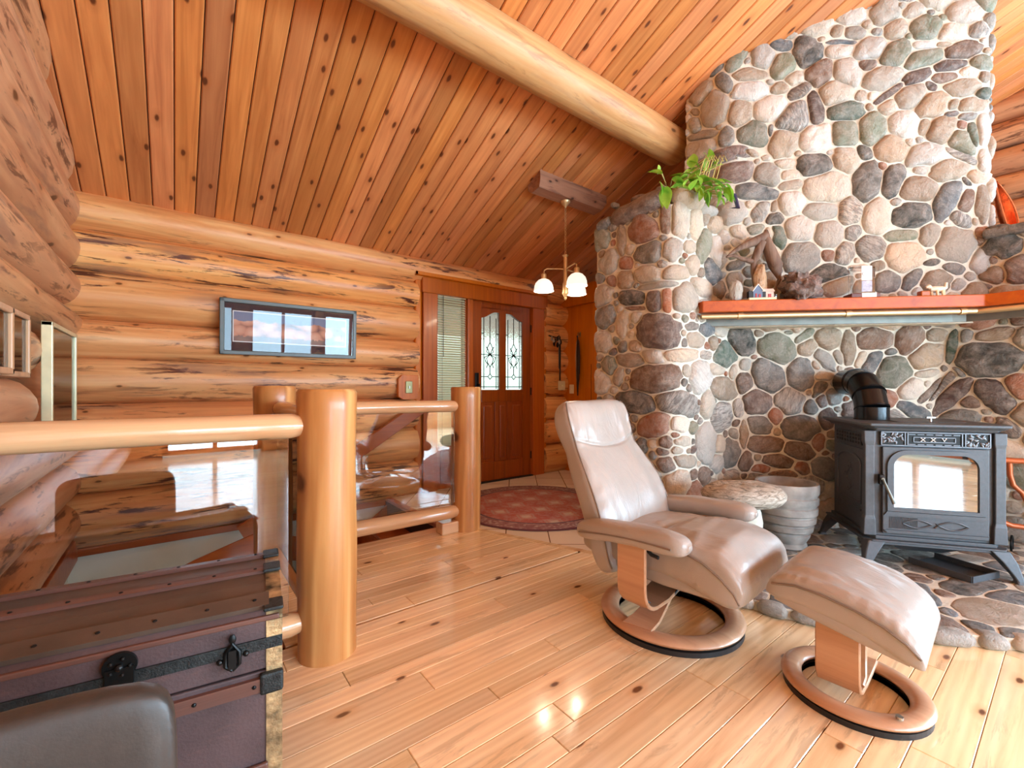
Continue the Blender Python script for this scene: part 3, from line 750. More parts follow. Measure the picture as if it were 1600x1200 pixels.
fr = thing('refrigerator', 'dark teal-black refrigerator between the pantry cabinet and the stone pillar', 'refrigerator', (CX+0.4, CY0-0.03, 0))
m1 = MB(); m1.bx(-0.37, 0.40, -0.02, 0.02, 0.03, 1.58); m1.build('door_front', M['fridge'], fr, bevel=0.01)
m1 = MB(); m1.box((0.33, -0.06, 1.1), (0.025, 0.025, 0.6)); m1.build('handle', M['black'], fr, bevel=0.005)
# outlet plates
x, z = on_y(863, 601, 4.0)
switch('switch_plate', 3.83, 3.965, 1.09, 0.12, 0, 'cream double switch plate on the log ends right of the door', M['cream'], 2)
y, z = on_x(893, 608, 3.99)
switch('outlet_plate', 3.992, y, z, 0.075, -pi/2, 'small cream switch plate on the side of the orange cabinet', M['cream'])
# things on hooks
def hook(x, y, z, nm, lab):
    mb = MB(); mb.tube([(0, 0, 0.03), (-0.03, 0, 0.02), (-0.045, 0, 0.0), (-0.035, 0, 0.045)], 0.004, 8); mb.box((0.0, 0, 0.02), (0.006, 0.02, 0.06))
    return tag(mb.build(nm, M['brass2'], loc=(x, y, z)), lab, 'hook')
yh, zh = on_x(906, 525, 3.99); hook(3.994, yh, zh+0.0, 'coat_hook', 'small metal hook holding the dark leashes on the orange cabinet')
yh2, zh2 = on_x(936, 530, 3.99); hook(3.994, yh2, zh2, 'coat_hook', 'empty small metal hook near the right edge of the orange cabinet')
ls = thing('dog_leash', 'black and tan leashes hanging from the hook on the orange cabinet', 'leash', (3.965, yh, zh))
for i, (dy, L, w, mt) in enumerate(((0.05, 0.50, 0.012, M['frame_wood']), (0.03, 0.62, 0.018, M['nickel']), (0.012, 0.70, 0.02, M['black']), (-0.01, 0.74, 0.022, M['black']), (-0.035, 0.64, 0.02, M['black']), (-0.055, 0.56, 0.012, M['gap']))):
    m1 = MB(); m1.ribbon([(0-0.006*i, 0, 0.0), (-0.006*i, dy*0.7, -0.08), (-0.006*i, dy, -0.25), (-0.006*i, dy*0.9, -L+0.1), (-0.006*i, dy*0.4, -L)], (0.25, 1, 0), w, 0.004)
    m1.build('strap', mt, ls, smooth=True)
xk, zk = on_y(868, 528, 3.95)
ks = thing('key_rack', 'dark keys and lanyards hanging on the log ends right of the door', 'key rack', (xk, 3.94, zk))
m1 = MB(); m1.tube([(-0.12, 0, 0.02), (0.0, -0.01, 0.0), (0.05, 0, 0.03)], 0.008, 8); m1.build('rail', M['black_iron'], ks)
random.seed(3)
for i in range(9):
    m1 = MB(); x = random.uniform(-0.1, 0.05); zz = random.uniform(-0.1, 0.0); m1.ball((x, -0.03, zz), (0.018, 0.012, 0.03), 8, 6); m1.build('key', M['nickel'] if i % 3 == 0 else M['black_iron'], ks)
m1 = MB(); m1.ribbon([(0.045, -0.02, 0.02), (0.05, -0.02, -0.2), (0.045, -0.02, -0.52)], (1, 0, 0), 0.022, 0.006); m1.build('lanyard', M['black_iron'], ks)
m1 = MB(); m1.ribbon([(0.025, -0.03, 0.02), (0.02, -0.03, -0.15), (0.022, -0.03, -0.38)], (1, 0, 0), 0.014, 0.006); m1.build('lanyard', M['chairback'], ks)

# ------------------------------------------------------------------ pictures
def art_mat():
    m = NT('rocky_landscape_print'); v = m.obj()
    sp = m.n('SeparateXYZ'); m.l(v, sp.inputs[0]); z = sp.outputs['Z']
    r = m.n('TexVoronoi'); r.inputs['Scale'].default_value = 9; m.l(m.obj((1, 1, 1.4)), r.inputs['Vector'])
    rock = m.ramp(r.outputs['Distance'], [(0.1, srgb(226, 176, 150)), (0.5, srgb(205, 140, 112)), (0.75, srgb(120, 70, 62))])
    hgt = m.math('ADD', z, m.math('MULTIPLY', m.noise(m.obj((1, 0, 0)), 9, 3), -0.10))
    c = m.mix(m.ramp(m.math('MULTIPLY_ADD', hgt, 8, 0.5), [(0.48, 0.0), (0.52, 1.0)]), rock, srgb(110, 122, 150))
    tr = m.noise(m.obj((60, 1, 6)), 1.0, 2)
    low = m.ramp(m.math('MULTIPLY_ADD', m.math('ADD', z, m.math('MULTIPLY', tr, 0.05)), 10, 0.9), [(0.45, 1.0), (0.5, 0.0)])
    c = m.mix(m.math('MULTIPLY', low, 0.75), c, srgb(96, 92, 92))
    m.l(c, m.b.inputs['Base Color']); m.set(Roughness=0.6); return m.mat
pf = thing('framed_picture', 'wide grey-framed landscape print with dark mat on the log wall', 'picture', (0.775, 3.965, 1.535))
pf.rotation_euler = (radians(2.5), 0, 0)
fw, fh = 0.51, 0.214; m1 = MB()
for x0, x1, z0, z1 in ((-fw, fw, fh-0.032, fh), (-fw, fw, -fh, -fh+0.032), (-fw, -fw+0.032, -fh, fh), (fw-0.032, fw, -fh, fh)): m1.bx(x0, x1, -0.015, 0.012, z0, z1)
m1.build('frame', plain('grey_green_frame', srgb(86, 92, 88), 0.4), pf, bevel=0.005)
m1 = MB(); m1.bx(-fw+0.03, fw-0.03, 0.004, 0.008, -fh+0.03, fh-0.03); m1.build('mat_board', plain('dark_plum_mat', srgb(58, 40, 44), 0.8), pf)
m1 = MB(); m1.bx(-0.425, 0.425, 0.001, 0.004, -0.115, 0.125); m1.build('print_border', M['white'], pf)
m1 = MB(); m1.bx(-0.418, 0.418, -0.001, 0.001, -0.108, 0.118); m1.build('print', art_mat(), pf)
m1 = MB(); m1.bx(-fw+0.03, fw-0.03, -0.008, -0.005, -fh+0.03, fh-0.03); m1.build('glazing', glass('picture_glass', (0.97, 0.97, 0.97), 0.55, extra=0.0), pf)

def side_frame(u0, u1, vt, vb, X, matn, label, art, fwid, name='framed_picture'):
    ya, _ = on_x(u0, 605, X); yb, _ = on_x(u1, 605, X)
    _, z1 = on_x(u1, vt, X); _, z0 = on_x(u1, vb, X)
    t = thing(name, label, 'picture', (X, (ya+yb)/2, (z0+z1)/2), pi/2)
    w, h = abs(yb-ya)/2, (z1-z0)/2
    m1 = MB()
    for a, b, c, d in ((-w, w, h-fwid, h), (-w, w, -h, -h+fwid), (-w, -w+fwid, -h, h), (w-fwid, w, -h, h)): m1.bx(a, b, -0.02, 0.02, c, d)
    m1.build('frame', matn, t, bevel=0.004)
    m1 = MB(); m1.bx(-w+fwid, w-fwid, 0.0, 0.008, -h+fwid, h-fwid); m1.build('mat_board', M['white'] if art is None else art[0], t)
    if art:
        m1 = MB(); m1.bx(-w+fwid+art[2], w-fwid-art[2], -0.004, 0.0, -h+fwid+art[2], h-fwid-art[2]); m1.build('print', art[1], t)
    m1 = MB(); m1.bx(-w+fwid, w-fwid, -0.010, -0.008, -h+fwid, h-fwid); m1.build('glazing', M['glass'], t)
    return t
def text_page():
    m = NT('faint_typed_page'); n = m.noise(m.obj((30, 30, 60)), 1.5, 6, 0.7); b = m.noise(m.obj((2, 2, 2)), 2, 2)
    m.l(m.mix(m.math('MULTIPLY', m.ramp(n, [(0.5, 0.0), (0.6, 1.0)]), 0.5), srgb(190, 160, 140), srgb(110, 84, 80)), m.b.inputs['Base Color']); m.set(Roughness=0.6); return m.mat
pale = plain('pale_brass_frame', srgb(222, 212, 170), 0.35, 0.2)
side_frame(73, 113, 522, 672, -0.475, pale, 'tall pale-gold framed document in the log wall recess, above the rail', (text_page(), text_page(), 0.01), 0.022)
grey_art = plain('grey_sketch', srgb(150, 150, 146), 0.7, 0, 0.35, 40)
side_frame(-14, 36, 493, 590, -0.43, M['frame_wood'], 'light wood framed grey drawing, second from the corner on the left log wall', (M['frame_wood'], grey_art, 0.03), 0.018)
side_frame(-60, 8, 480, 585, -0.41, M['frame_wood'], 'light wood picture frame cut by the left edge of the view', (M['frame_wood'], grey_art, 0.03), 0.02)

# ------------------------------------------------------------------ rug
def rug_mat():
    m = NT('red_medallion_rug'); t = m.n('TexCoord'); v = t.outputs['Object']
    ln = m.n('VectorMath', operation='LENGTH'); m.l(v, ln.inputs[0]); r = ln.outputs['Value']
    sp = m.n('SeparateXYZ'); m.l(v, sp.inputs[0])
    gx = m.math('ABSOLUTE', m.math('SUBTRACT', m.math('FRACT', m.math('MULTIPLY', sp.outputs[0], 3.2)), 0.5))
    gy = m.math('ABSOLUTE', m.math('SUBTRACT', m.math('FRACT', m.math('MULTIPLY', sp.outputs[1], 3.2)), 0.5))
    dia = m.math('ADD', gx, gy)
    nn = m.noise(v, 30, 5, 0.7); mot = m.math('ADD', dia, m.math('MULTIPLY_ADD', nn, 0.25, -0.12))
    field = m.ramp(mot, [(0.15, srgb(188, 166, 146)), (0.28, srgb(176, 104, 88)), (0.36, srgb(166, 138, 124)), (0.42, srgb(172, 92, 78)), (0.8, srgb(162, 84, 72))])
    vb = m.voro(v, 22); bord = m.ramp(m.math('ADD', vb, m.math('MULTIPLY', nn, 0.3)), [(0.25, srgb(184, 164, 148)), (0.4, srgb(154, 126, 116)), (0.6, srgb(130, 84, 80))])
    c = m.mix(m.ramp(r, [(0.705, 0.0), (0.71, 1.0)]), field, bord)
    c = m.mix(m.ramp(m.noise(v, 16, 8, 0.8), [(0.45, 0.0), (0.62, 0.55)]), c, srgb(176, 150, 142))
    c = m.mix(m.ramp(r, [(0.69, 0.0), (0.695, 1.0), (0.712, 1.0), (0.717, 0.0)]), c, srgb(90, 70, 80))
    c = m.mix(m.ramp(r, [(0.872, 0.0), (0.876, 1.0)]), c, srgb(96, 48, 52))
    m.l(c, m.b.inputs['Base Color']); m.set(Roughness=0.95); m.bump(m.noise(v, 120, 3), 0.4, 0.005); return m.mat
mb = MB(); mb.lathe([(0.89, 0.0), (0.90, 0.004), (0.89, 0.010)], 96)
tag(mb.build('round_rug', rug_mat(), loc=(2.60, 3.03, 0.001), rot=(0, 0, radians(20)), smooth=True), 'round red patterned rug on the white tile in front of the door', 'rug').scale = (0.825, 0.825, 1)

# ------------------------------------------------------------------ chandelier
hx, hy = 2.81, 2.86
mb = MB(); hb = []
cc = cz(2.86)
for x in (2.43, 3.27):
    sk = 0.02 if x < 3 else -0.02
    hb.append([(x+sk*(zz < -0.05), 2.86+yy, cc+zz-0.415*yy*0.3) for yy, zz in ((-0.085, 0.05), (-0.09, -0.05), (-0.05, -0.10), (0.05, -0.105), (0.09, -0.07), (0.085, 0.0))])
mb.rings(hb)
tag(mb.build('ceiling_block', M['ceilblock'], smooth=True, ang=30), 'short log block fixed to the plank ceiling above the chandelier', 'block')
zb = cc-0.105
ch = thing('chandelier', 'small brass chandelier with three lit white ribbed glass shades', 'chandelier', (hx, hy, zb))
m1 = MB(); m1.lathe([(0.045, 0.0), (0.045, -0.012), (0.03, -0.03), (0.014, -0.045), (0.008, -0.06)], 20); m1.build('canopy', M['brass'], ch, smooth=True)
m1 = MB(); L0 = zb-2.27
for i in range(14):
    z = -0.065-i*(L0-0.065)/14; 
    Mx = Matrix.Translation((0, 0, z-0.014)) @ Matrix.Rotation(pi/2*(i % 2), 4, 'Z') @ Matrix.Rotation(pi/2, 4, 'X') @ Matrix.Scale(1.7, 4, (0, 1, 0))
    m1.torus((0, 0, 0), 0.009, 0.002, 12, 6, Mx)
m1.build('chain', M['brass'], ch, smooth=True)
zt = -L0
m1 = MB(); m1.lathe([(0.022, zt+0.0), (0.030, zt-0.004), (0.018, zt-0.02), (0.018, zt-0.24), (0.026, zt-0.26), (0.026, zt-0.33), (0.03, zt-0.35), (0.018, zt-0.37), (0.008, zt-0.385), (0.012, zt-0.395), (0.004, zt-0.41)], 20); m1.build('stem', M['brass'], ch, smooth=True, ang=30)
def shade_mat():
    m = NT('ribbed_white_glass'); m.set(Base_Color=(1, 0.97, 0.9), Roughness=0.25, Emission_Color=(1.0, 0.93, 0.80), Emission_Strength=0.75); return m.mat
SM = shade_mat()
for a, b in ((-0.195, 0.02), (0.075, -0.19), (0.125, 0.16)):
    dx, dy = a*RT[0]+b*FW[0], a*RT[1]+b*FW[1]
    m1 = MB(); m1.tube([(0, 0, zt-0.13), (dx*0.25, dy*0.25, zt-0.125), (dx*0.85, dy*0.85, zt-0.12), (dx*0.98, dy*0.98, zt-0.135), (dx, dy, zt-0.17)], 0.006, 10); arm = m1.build('arm', M['brass'], ch, smooth=True)
    m1 = MB(); m1.lathe([(0.010, zt-0.16), (0.024, zt-0.17), (0.024, zt-0.215), (0.03, zt-0.22)], 16, (dx, dy, 0)); m1.build('socket', M['brass'], arm, smooth=True, ang=30)
    m1 = MB(); rs = []
    for r, z in ((0.028, -0.215), (0.05, -0.225), (0.073, -0.25), (0.085, -0.285), (0.088, -0.315), (0.092, -0.325), (0.089, -0.325), (0.085, -0.31), (0.08, -0.285), (0.068, -0.255), (0.045, -0.232)):
        rs.append([(dx+r*(1+0.02*(-1)**j)*cos(2*pi*j/40), dy+r*(1+0.02*(-1)**j)*sin(2*pi*j/40), zt+z) for j in range(40)])
    m1.rings(rs, caps=False); m1.build('shade', SM, ch, smooth=True, ang=60)
    m1 = MB(); m1.ball((dx, dy, zt-0.27), (0.028, 0.028, 0.035)); m1.build('bulb', M['bulb'], ch, smooth=True)
    light('chandelier_light', 'POINT', (hx+dx, hy+dy, zb+zt-0.34), (0, 0, 0), 3.5, (1.0, 0.82, 0.6), shadow_soft_size=0.03)
# ------------------------------------------------------------------ fieldstone masonry
class Path:
    def __init__(s, pts, rad):
        P = [Vector(p) for p in pts]; out = [P[0]]
        for i in range(1, len(P)-1):
            a = (P[i-1]-P[i]).normalized(); b = (P[i+1]-P[i]).normalized(); r = rad[i-1]
            th = a.angle(b); d = r/math.tan(th/2); p0, p1 = P[i]+a*d, P[i]+b*d
            for k in range(9):
                t = k/8; out.append(p0*(1-t)**2+P[i]*2*t*(1-t)+p1*t*t)
        out.append(P[-1]); s.p = out; s.s = [0]
        for i in range(1, len(out)): s.s.append(s.s[-1]+(out[i]-out[i-1]).length)
        s.L = s.s[-1]
        s.n = []
        for i in range(len(out)):
            d = (out[min(i+1, len(out)-1)]-out[max(i-1, 0)]).normalized(); s.n.append(Vector((d.y, -d.x)))
    def at(s, q, d=0.0):
        q = max(0, min(s.L, q)); i = 0
        while i < len(s.s)-2 and s.s[i+1] < q: i += 1
        L = s.s[i+1]-s.s[i]; t = (q-s.s[i])/L if L > 1e-9 else 0
        p = s.p[i].lerp(s.p[i+1], t); n = s.n[i].lerp(s.n[i+1], t)
        return p+n*d
    def hit(s, u, v):
        dx, dy = ray(u); best = None
        for i in range(len(s.p)-1):
            a, b = s.p[i], s.p[i+1]; e = b-a
            den = dx*(-e.y)+dy*e.x
            if abs(den) < 1e-9: continue
            Z = (a.x*(-e.y)+a.y*e.x)/den
            k = (Z*dx-a.x)/e.x if abs(e.x) > abs(e.y) else (Z*dy-a.y)/e.y
            if Z > 0.2 and -0.02 <= k <= 1.02 and (best is None or Z < best[0]): best = (Z, s.s[i]+max(0, min(1, k))*e.length)
        if best is None: return None
        return (best[1], zof(v, best[0]))

SC = {'W': (228, 222, 212), 'C': (216, 202, 182), 'T': (180, 158, 132), 'Q': (190, 184, 174), 'G': (128, 126, 120), 'H': (176, 174, 166),
      'g': (130, 134, 112), 'D': (80, 78, 72), 'K': (50, 56, 52), 'B': (132, 100, 78), 'b': (84, 54, 42), 'R': (170, 108, 74), 'P': (120, 98, 90),
      'N': (72, 96, 80), 'L': (98, 108, 114), 'S': (150, 130, 112)}
BAND = {'Q': 0.8, 'S': 1.0, 'P': 0.4, 'b': 0.5, 'H': 0.1, 'T': 0.15, 'W': 0.12, 'C': 0.15, 'G': 0.2, 'B': 0.35, 'L': 0.3}

class Field:
    """stones packed on a surface: pos(a,b,d) maps surface coordinates and height to the world"""
    def __init__(s, seed): s.st = []; s.rng = random.Random(seed)
    def add(s, c, A, B, col): s.st.append([Vector(c), Vector(A), Vector(B), col, None]); s.st[-1][4] = s.inv(A, B)
    @staticmethod
    def inv(A, B):
        det = A[0]*B[1]-A[1]*B[0]; det = det if abs(det) > 1e-9 else 1e-9
        return (B[1]/det, -B[0]/det, -A[1]/det, A[0]/det)
    @staticmethod
    def met(t, p):
        x, y = p[0]-t[0][0], p[1]-t[0][1]; m = t[4]
        a = m[0]*x+m[1]*y; b = m[2]*x+m[3]*y
        return sqrt(a*a+b*b)
    def trace(s, path, lst, zr=(0, 9)):
        for (u, v, w, h, ang, col) in lst:
            c = path.hit(u, v); a = radians(ang)
            e1 = path.hit(u+2*cos(a), v-2*sin(a)); e2 = path.hit(u+2*sin(a), v+2*cos(a))
            if not c or not e1 or not e2 or not (zr[0] < c[1] < zr[1]): continue
            A = ((e1[0]-c[0])*w/4, (e1[1]-c[1])*w/4); B = ((e2[0]-c[0])*h/4, (e2[1]-c[1])*h/4)
            p = path.at(c[0]); k = (p.x*FW[0]+p.y*FW[1])/FPX/2
            A, B = Vector(A), Vector(B); LA, LB = w*k, h*k
            if A.length > 1.9*LA: A *= 1.9*LA/A.length
            if B.length > 1.9*LB: B *= 1.9*LB/B.length
            if abs(A.x*B.y-A.y*B.x) < 0.35*A.length*B.length: A, B = Vector((LA*cos(a), LA*sin(a))), Vector((-LB*sin(a), LB*cos(a)))
            s.add(c, A, B, col)
    def fill(s, x0, x1, y0, y1, ok, pal, radii=(0.085, 0.068, 0.054, 0.042, 0.031, 0.024), tries=900):
        area = (x1-x0)*(y1-y0)
        for r in radii:
            for _ in range(int(tries*area*(0.06/r))):
                p = (s.rng.uniform(x0, x1), s.rng.uniform(y0, y1))
                if not ok(*p): continue
                k = s.rng.uniform(1.0, 1.4); an = s.rng.uniform(-0.5, 0.5); a, b = r*sqrt(k), r/sqrt(k)
                good = True
                for t in s.st:
                    dx, dy = p[0]-t[0][0], p[1]-t[0][1]
                    if abs(dx)+abs(dy) > 0.5: continue
                    if s.met(t, p) < 1.02: good = False; break
                    if not good: break
                    for q in range(8):
                        th = q*pi/4
                        if s.met(t, (p[0]+a*0.92*cos(th), p[1]+a*0.92*sin(th))) < 1.0: good = False; break
                    if not good: break
                if good: s.add(p, (a*cos(an), a*sin(an)), (-b*sin(an), b*cos(an)), s.rng.choice(pal))
    def mesh(s, mb, pos, hmax=0.048, gap=0.009, limit=None, grow=1.27, hk=0.36):
        N = 26
        for i, t in enumerate(s.st):
            c, A, B, col, _ = t
            near = [q for j, q in enumerate(s.st) if j != i and (q[0]-c).length < 0.75]
            ra, rb = Vector(A).length, Vector(B).length; mn = min(ra, rb)
            rad = []
            seed = c.x*13.1+c.y*7.7
            for k in range(N):
                th = 2*pi*k/N; e = 0.45
                vx, vy = A[0]*cos(th)+B[0]*sin(th), A[1]*cos(th)+B[1]*sin(th)
                L = sqrt(vx*vx+vy*vy)+1e-9
                mx = grow*(1+0.12*noise.noise(Vector((cos(th)*1.3+seed, sin(th)*1.3, seed))))
                while e < mx:
                    p = (c[0]+vx*(e+gap/2/L), c[1]+vy*(e+gap/2/L))
                    if any(s.met(q, p) < e+gap/2/L for q in near): break
                    if limit and not limit(*p): break
                    e += 0.035
                rad.append(e)
            for _ in range(2): rad = [min(rad[k], (rad[k-1]+rad[k]*2+rad[(k+1) % N])/4*1.02) for k in range(N)]
            h = min(hmax, mn*hk+0.018)*(0.85+0.3*(0.5+0.5*noise.noise(Vector((seed, 1, 2)))))
            tx, ty = 0.25*noise.noise(Vector((seed, 5, 1))), 0.25*noise.noise(Vector((seed, 9, 4)))
            rc = s.rng; cc = SC[col]; j = rc.uniform(0.86, 1.12); w = rc.uniform(-0.03, 0.03)
            colr = srgb(min(255, cc[0]*j*(1+w)), min(255, cc[1]*j), min(255, cc[2]*j*(1-w)))
            mb.col = colr+(BAND.get(col, 0.08)+rc.uniform(-0.05, 0.2) if BAND.get(col, 0) > 0.05 else 0.02,)
            vs = []; fs = []
            prof = [(1.03, -0.02), (1.0, 0.12*h), (0.965, 0.42*h), (0.88, 0.70*h), (0.74, 0.88*h), (0.5, 0.98*h), (0.25, 1.02*h)]
            for f, d in prof:
                for k in range(N):
                    th = 2*pi*k/N; e = rad[k]*f
                    x, y = c[0]+e*(A[0]*cos(th)+B[0]*sin(th)), c[1]+e*(A[1]*cos(th)+B[1]*sin(th))
                    dd = d*(1+tx*f*cos(th)+ty*f*sin(th)) if d > 0 else d
                    dd += h*(0.16*noise.noise(Vector((x*14, y*14, seed)))+0.10*noise.noise(Vector((x*38, y*38, seed))))*(d > 0.1*h)
                    vs.append(pos(x, y, dd))
            for a in range(len(prof)-1):
                for k in range(N): fs.append((a*N+k, a*N+(k+1) % N, (a+1)*N+(k+1) % N, (a+1)*N+k))
            vs.append(pos(c[0], c[1], 1.03*h)); z = len(prof)-1
            for k in range(N): fs.append((z*N+k, z*N+(k+1) % N, len(vs)-1))
            mb.add(vs, fs)

PA = Path([(2.56, 2.25), (2.56, 1.62), (3.28, 1.62), (4.28, 0.62), (4.28, -1.1)], [0.13, 0.10, 0.10])
PB = Path([(3.14, 1.86), (3.14, 1.56), (4.33, 0.37), (4.43, 0.47), (4.6, 1.4)], [0.14, 0.06, 0.03])

TB = [(1150,93,46,22,58,'g'),(1119,109,30,14,45,'D'),(1132,131,34,22,-65,'G'),(1097,148,42,22,50,'T'),(1117,172,56,38,75,'C'),(1088,177,14,12,0,'T'),(1088,198,30,17,90,'C'),
(1156,179,42,36,80,'T'),(1171,145,58,30,5,'W'),(1172,119,52,20,3,'T'),(1193,92,42,38,90,'W'),(1171,70,10,8,0,'G'),(1219,74,40,20,0,'L'),(1220,105,46,38,30,'g'),
(1260,86,52,46,-50,'D'),(1240,125,30,22,20,'C'),(1216,141,30,20,20,'T'),(1247,145,44,20,35,'S'),(1203,172,58,42,25,'W'),(1238,186,60,44,35,'Q'),(1277,115,46,38,40,'B'),
(1309,82,44,22,10,'W'),(1312,69,46,8,0,'L'),(1357,80,50,34,30,'W'),(1322,117,46,42,-40,'W'),(1353,103,30,20,10,'B'),(1397,87,56,36,50,'g'),(1376,125,62,36,20,'C'),
(1304,147,52,36,20,'C'),(1343,152,22,16,45,'C'),(1272,173,52,26,-80,'b'),(1322,176,58,30,5,'N'),(1356,170,14,12,0,'T'),(1273,218,54,40,30,'W'),(1318,211,44,42,90,'g'),
(1362,205,52,44,90,'g'),(1440,95,62,28,15,'g'),(1442,73,40,14,0,'W'),(1470,72,28,9,5,'T'),(1503,81,60,26,12,'B'),(1541,73,16,10,0,'N'),(1531,101,32,26,-20,'g'),(1513,116,34,18,-10,'W'),
(1534,122,22,16,90,'T'),(1478,106,54,20,10,'b'),(1430,122,60,22,27,'b'),(1390,146,66,12,35,'b'),(1452,138,22,14,-40,'b'),(1472,123,40,18,5,'B'),(1502,139,62,26,10,'T'),(1539,148,22,20,-30,'N'),
(1420,153,54,38,35,'C'),(1454,167,60,40,30,'T'),(1486,166,20,16,40,'T'),(1518,166,48,22,5,'T'),(1483,180,24,10,10,'P'),(1510,184,26,14,10,'G'),(1409,196,50,44,20,'W'),(1441,199,30,18,70,'T'),
(1467,205,46,40,45,'T'),(1500,197,15,15,0,'R'),(1518,212,40,17,-80,'N'),(1537,205,50,20,90,'W'),(1538,258,50,18,90,'W'),(1100,213,44,16,15,'T'),(1097,234,48,34,35,'C'),(1135,218,36,22,80,'G'),
(1177,212,50,44,0,'g'),(1202,206,24,10,80,'D'),(1222,226,52,42,60,'T'),(1140,242,50,26,15,'P'),(1151,249,12,9,0,'W'),(1172,240,30,16,-15,'C'),(1146,270,52,34,10,'P'),(1198,275,42,36,-30,'H'),
(1226,257,34,16,0,'C'),(1233,275,34,16,10,'C'),(1234,291,40,18,10,'C'),(1269,261,54,38,0,'D'),(1181,302,68,25,-8,'L'),(1187,332,40,22,55,'Q'),(1234,319,40,40,0,'W'),(1208,325,24,12,80,'T'),
(1210,343,26,22,0,'D'),(1215,371,44,22,-75,'N'),(1291,293,74,48,-5,'C'),(1321,250,44,40,-50,'C'),(1349,241,28,22,-35,'K'),(1387,234,54,46,-10,'T'),(1352,286,68,46,72,'D'),(1376,261,17,14,0,'R'),
(1392,283,54,34,72,'D'),(1280,332,56,28,5,'H'),(1327,330,46,38,80,'Q'),(1366,340,58,42,80,'C'),(1441,245,56,36,25,'W'),(1437,266,28,16,0,'W'),(1499,226,48,36,-40,'g'),(1503,247,60,12,-25,'Q'),
(1480,270,60,32,5,'T'),(1526,277,42,22,0,'C'),(1431,297,56,34,0,'T'),(1476,313,72,32,65,'L'),(1507,316,38,20,70,'B'),(1532,320,62,28,88,'T'),(1422,337,64,36,0,'K'),(1506,284,22,10,-45,'D'),
(1249,358,46,42,0,'W'),(1292,368,44,42,0,'W'),(1251,406,62,54,0,'H'),(1292,400,24,20,0,'R'),(1318,398,42,30,60,'Q'),(1291,428,68,31,5,'K'),(1178,359,28,16,10,'g'),(1153,363,26,22,-40,'C'),
(1160,393,18,16,0,'g'),(1150,415,26,18,20,'G'),(1170,425,24,18,0,'G'),(1148,440,34,24,80,'W'),(1157,458,24,20,0,'H'),(1331,365,28,24,60,'Q'),(1358,388,48,40,0,'Q'),(1412,403,64,46,-15,'C'),
(1405,370,54,18,5,'g'),(1450,367,36,30,60,'C'),(1307,447,54,28,20,'T'),(1383,442,40,33,0,'G'),(1423,436,46,22,55,'G'),(1452,411,34,11,10,'D'),(1461,442,48,34,20,'T'),(1491,384,64,58,70,'H'),
(1487,419,32,20,-10,'G'),(1498,346,36,24,-35,'Q'),(1534,365,24,20,0,'R'),(1340,420,40,12,0,'C'),(1205,400,26,30,0,'C'),(1195,440,30,30,0,'T'),(1240,445,50,30,0,'T'),(1345,450,30,26,0,'C'),(1200,365,18,16,0,'C')]
TA_LEFT = [(1000,311,64,24,22,'P'),(1036,297,40,22,10,'P'),(962,322,24,16,80,'G'),(1006,360,50,40,90,'R'),(973,376,54,15,90,'T'),(1015,394,46,34,25,'G'),(1049,391,34,30,80,'W'),(1041,343,48,17,90,'B'),
(1061,344,50,26,90,'C'),(980,411,22,22,0,'R'),(1014,430,40,30,0,'C'),(980,438,28,26,90,'T'),(1028,446,62,12,8,'H'),(987,466,40,25,0,'K'),(994,482,30,8,0,'B'),(1025,472,34,15,90,'P'),(1043,468,42,17,90,'R'),
(1069,466,46,36,90,'C'),(975,506,42,18,80,'C'),(1026,518,62,56,0,'P'),(995,541,20,18,0,'T'),(975,543,18,14,90,'G'),(1025,557,24,22,80,'W'),(985,563,44,20,0,'T'),(1022,592,80,42,5,'B'),(969,588,28,17,80,'C'),
(993,628,60,33,-8,'D'),(1024,664,48,37,15,'R'),(1021,692,13,13,0,'C'),(1041,691,19,19,0,'B'),(1003,697,20,26,0,'K'),(1084,350,52,18,90,'C'),(1075,321,12,10,0,'g'),(1100,341,26,13,80,'T'),(1120,352,42,30,-30,'T'),
(1095,386,52,21,82,'g'),(1121,396,60,29,88,'W'),(1075,387,22,18,90,'C'),(1080,414,30,20,90,'C'),(1139,370,34,20,80,'C'),(1057,427,42,22,5,'C'),(1092,427,17,11,90,'T'),(1110,427,48,22,-75,'L'),(1093,451,36,26,-35,'C'),
(1094,481,28,17,80,'W'),(1124,452,30,26,0,'H'),(1079,510,20,14,0,'G'),(1084,531,26,24,0,'C'),(1066,555,48,19,3,'C'),(1099,555,20,14,0,'Q'),(1091,588,48,31,86,'W'),(1065,632,50,38,-20,'Q'),(1101,632,44,19,85,'C'),
(1060,661,28,27,0,'W'),(1080,668,19,13,80,'g'),(1124,651,46,30,80,'Q'),(1099,692,62,29,88,'W'),(1066,690,18,16,0,'C'),(1100,310,34,26,0,'G'),(1104,330,20,14,0,'H'),(1133,324,30,24,0,'C'),(1158,338,28,26,-30,'H'),(1070,720,30,20,0,'C'),(1040,725,30,24,0,'B')]
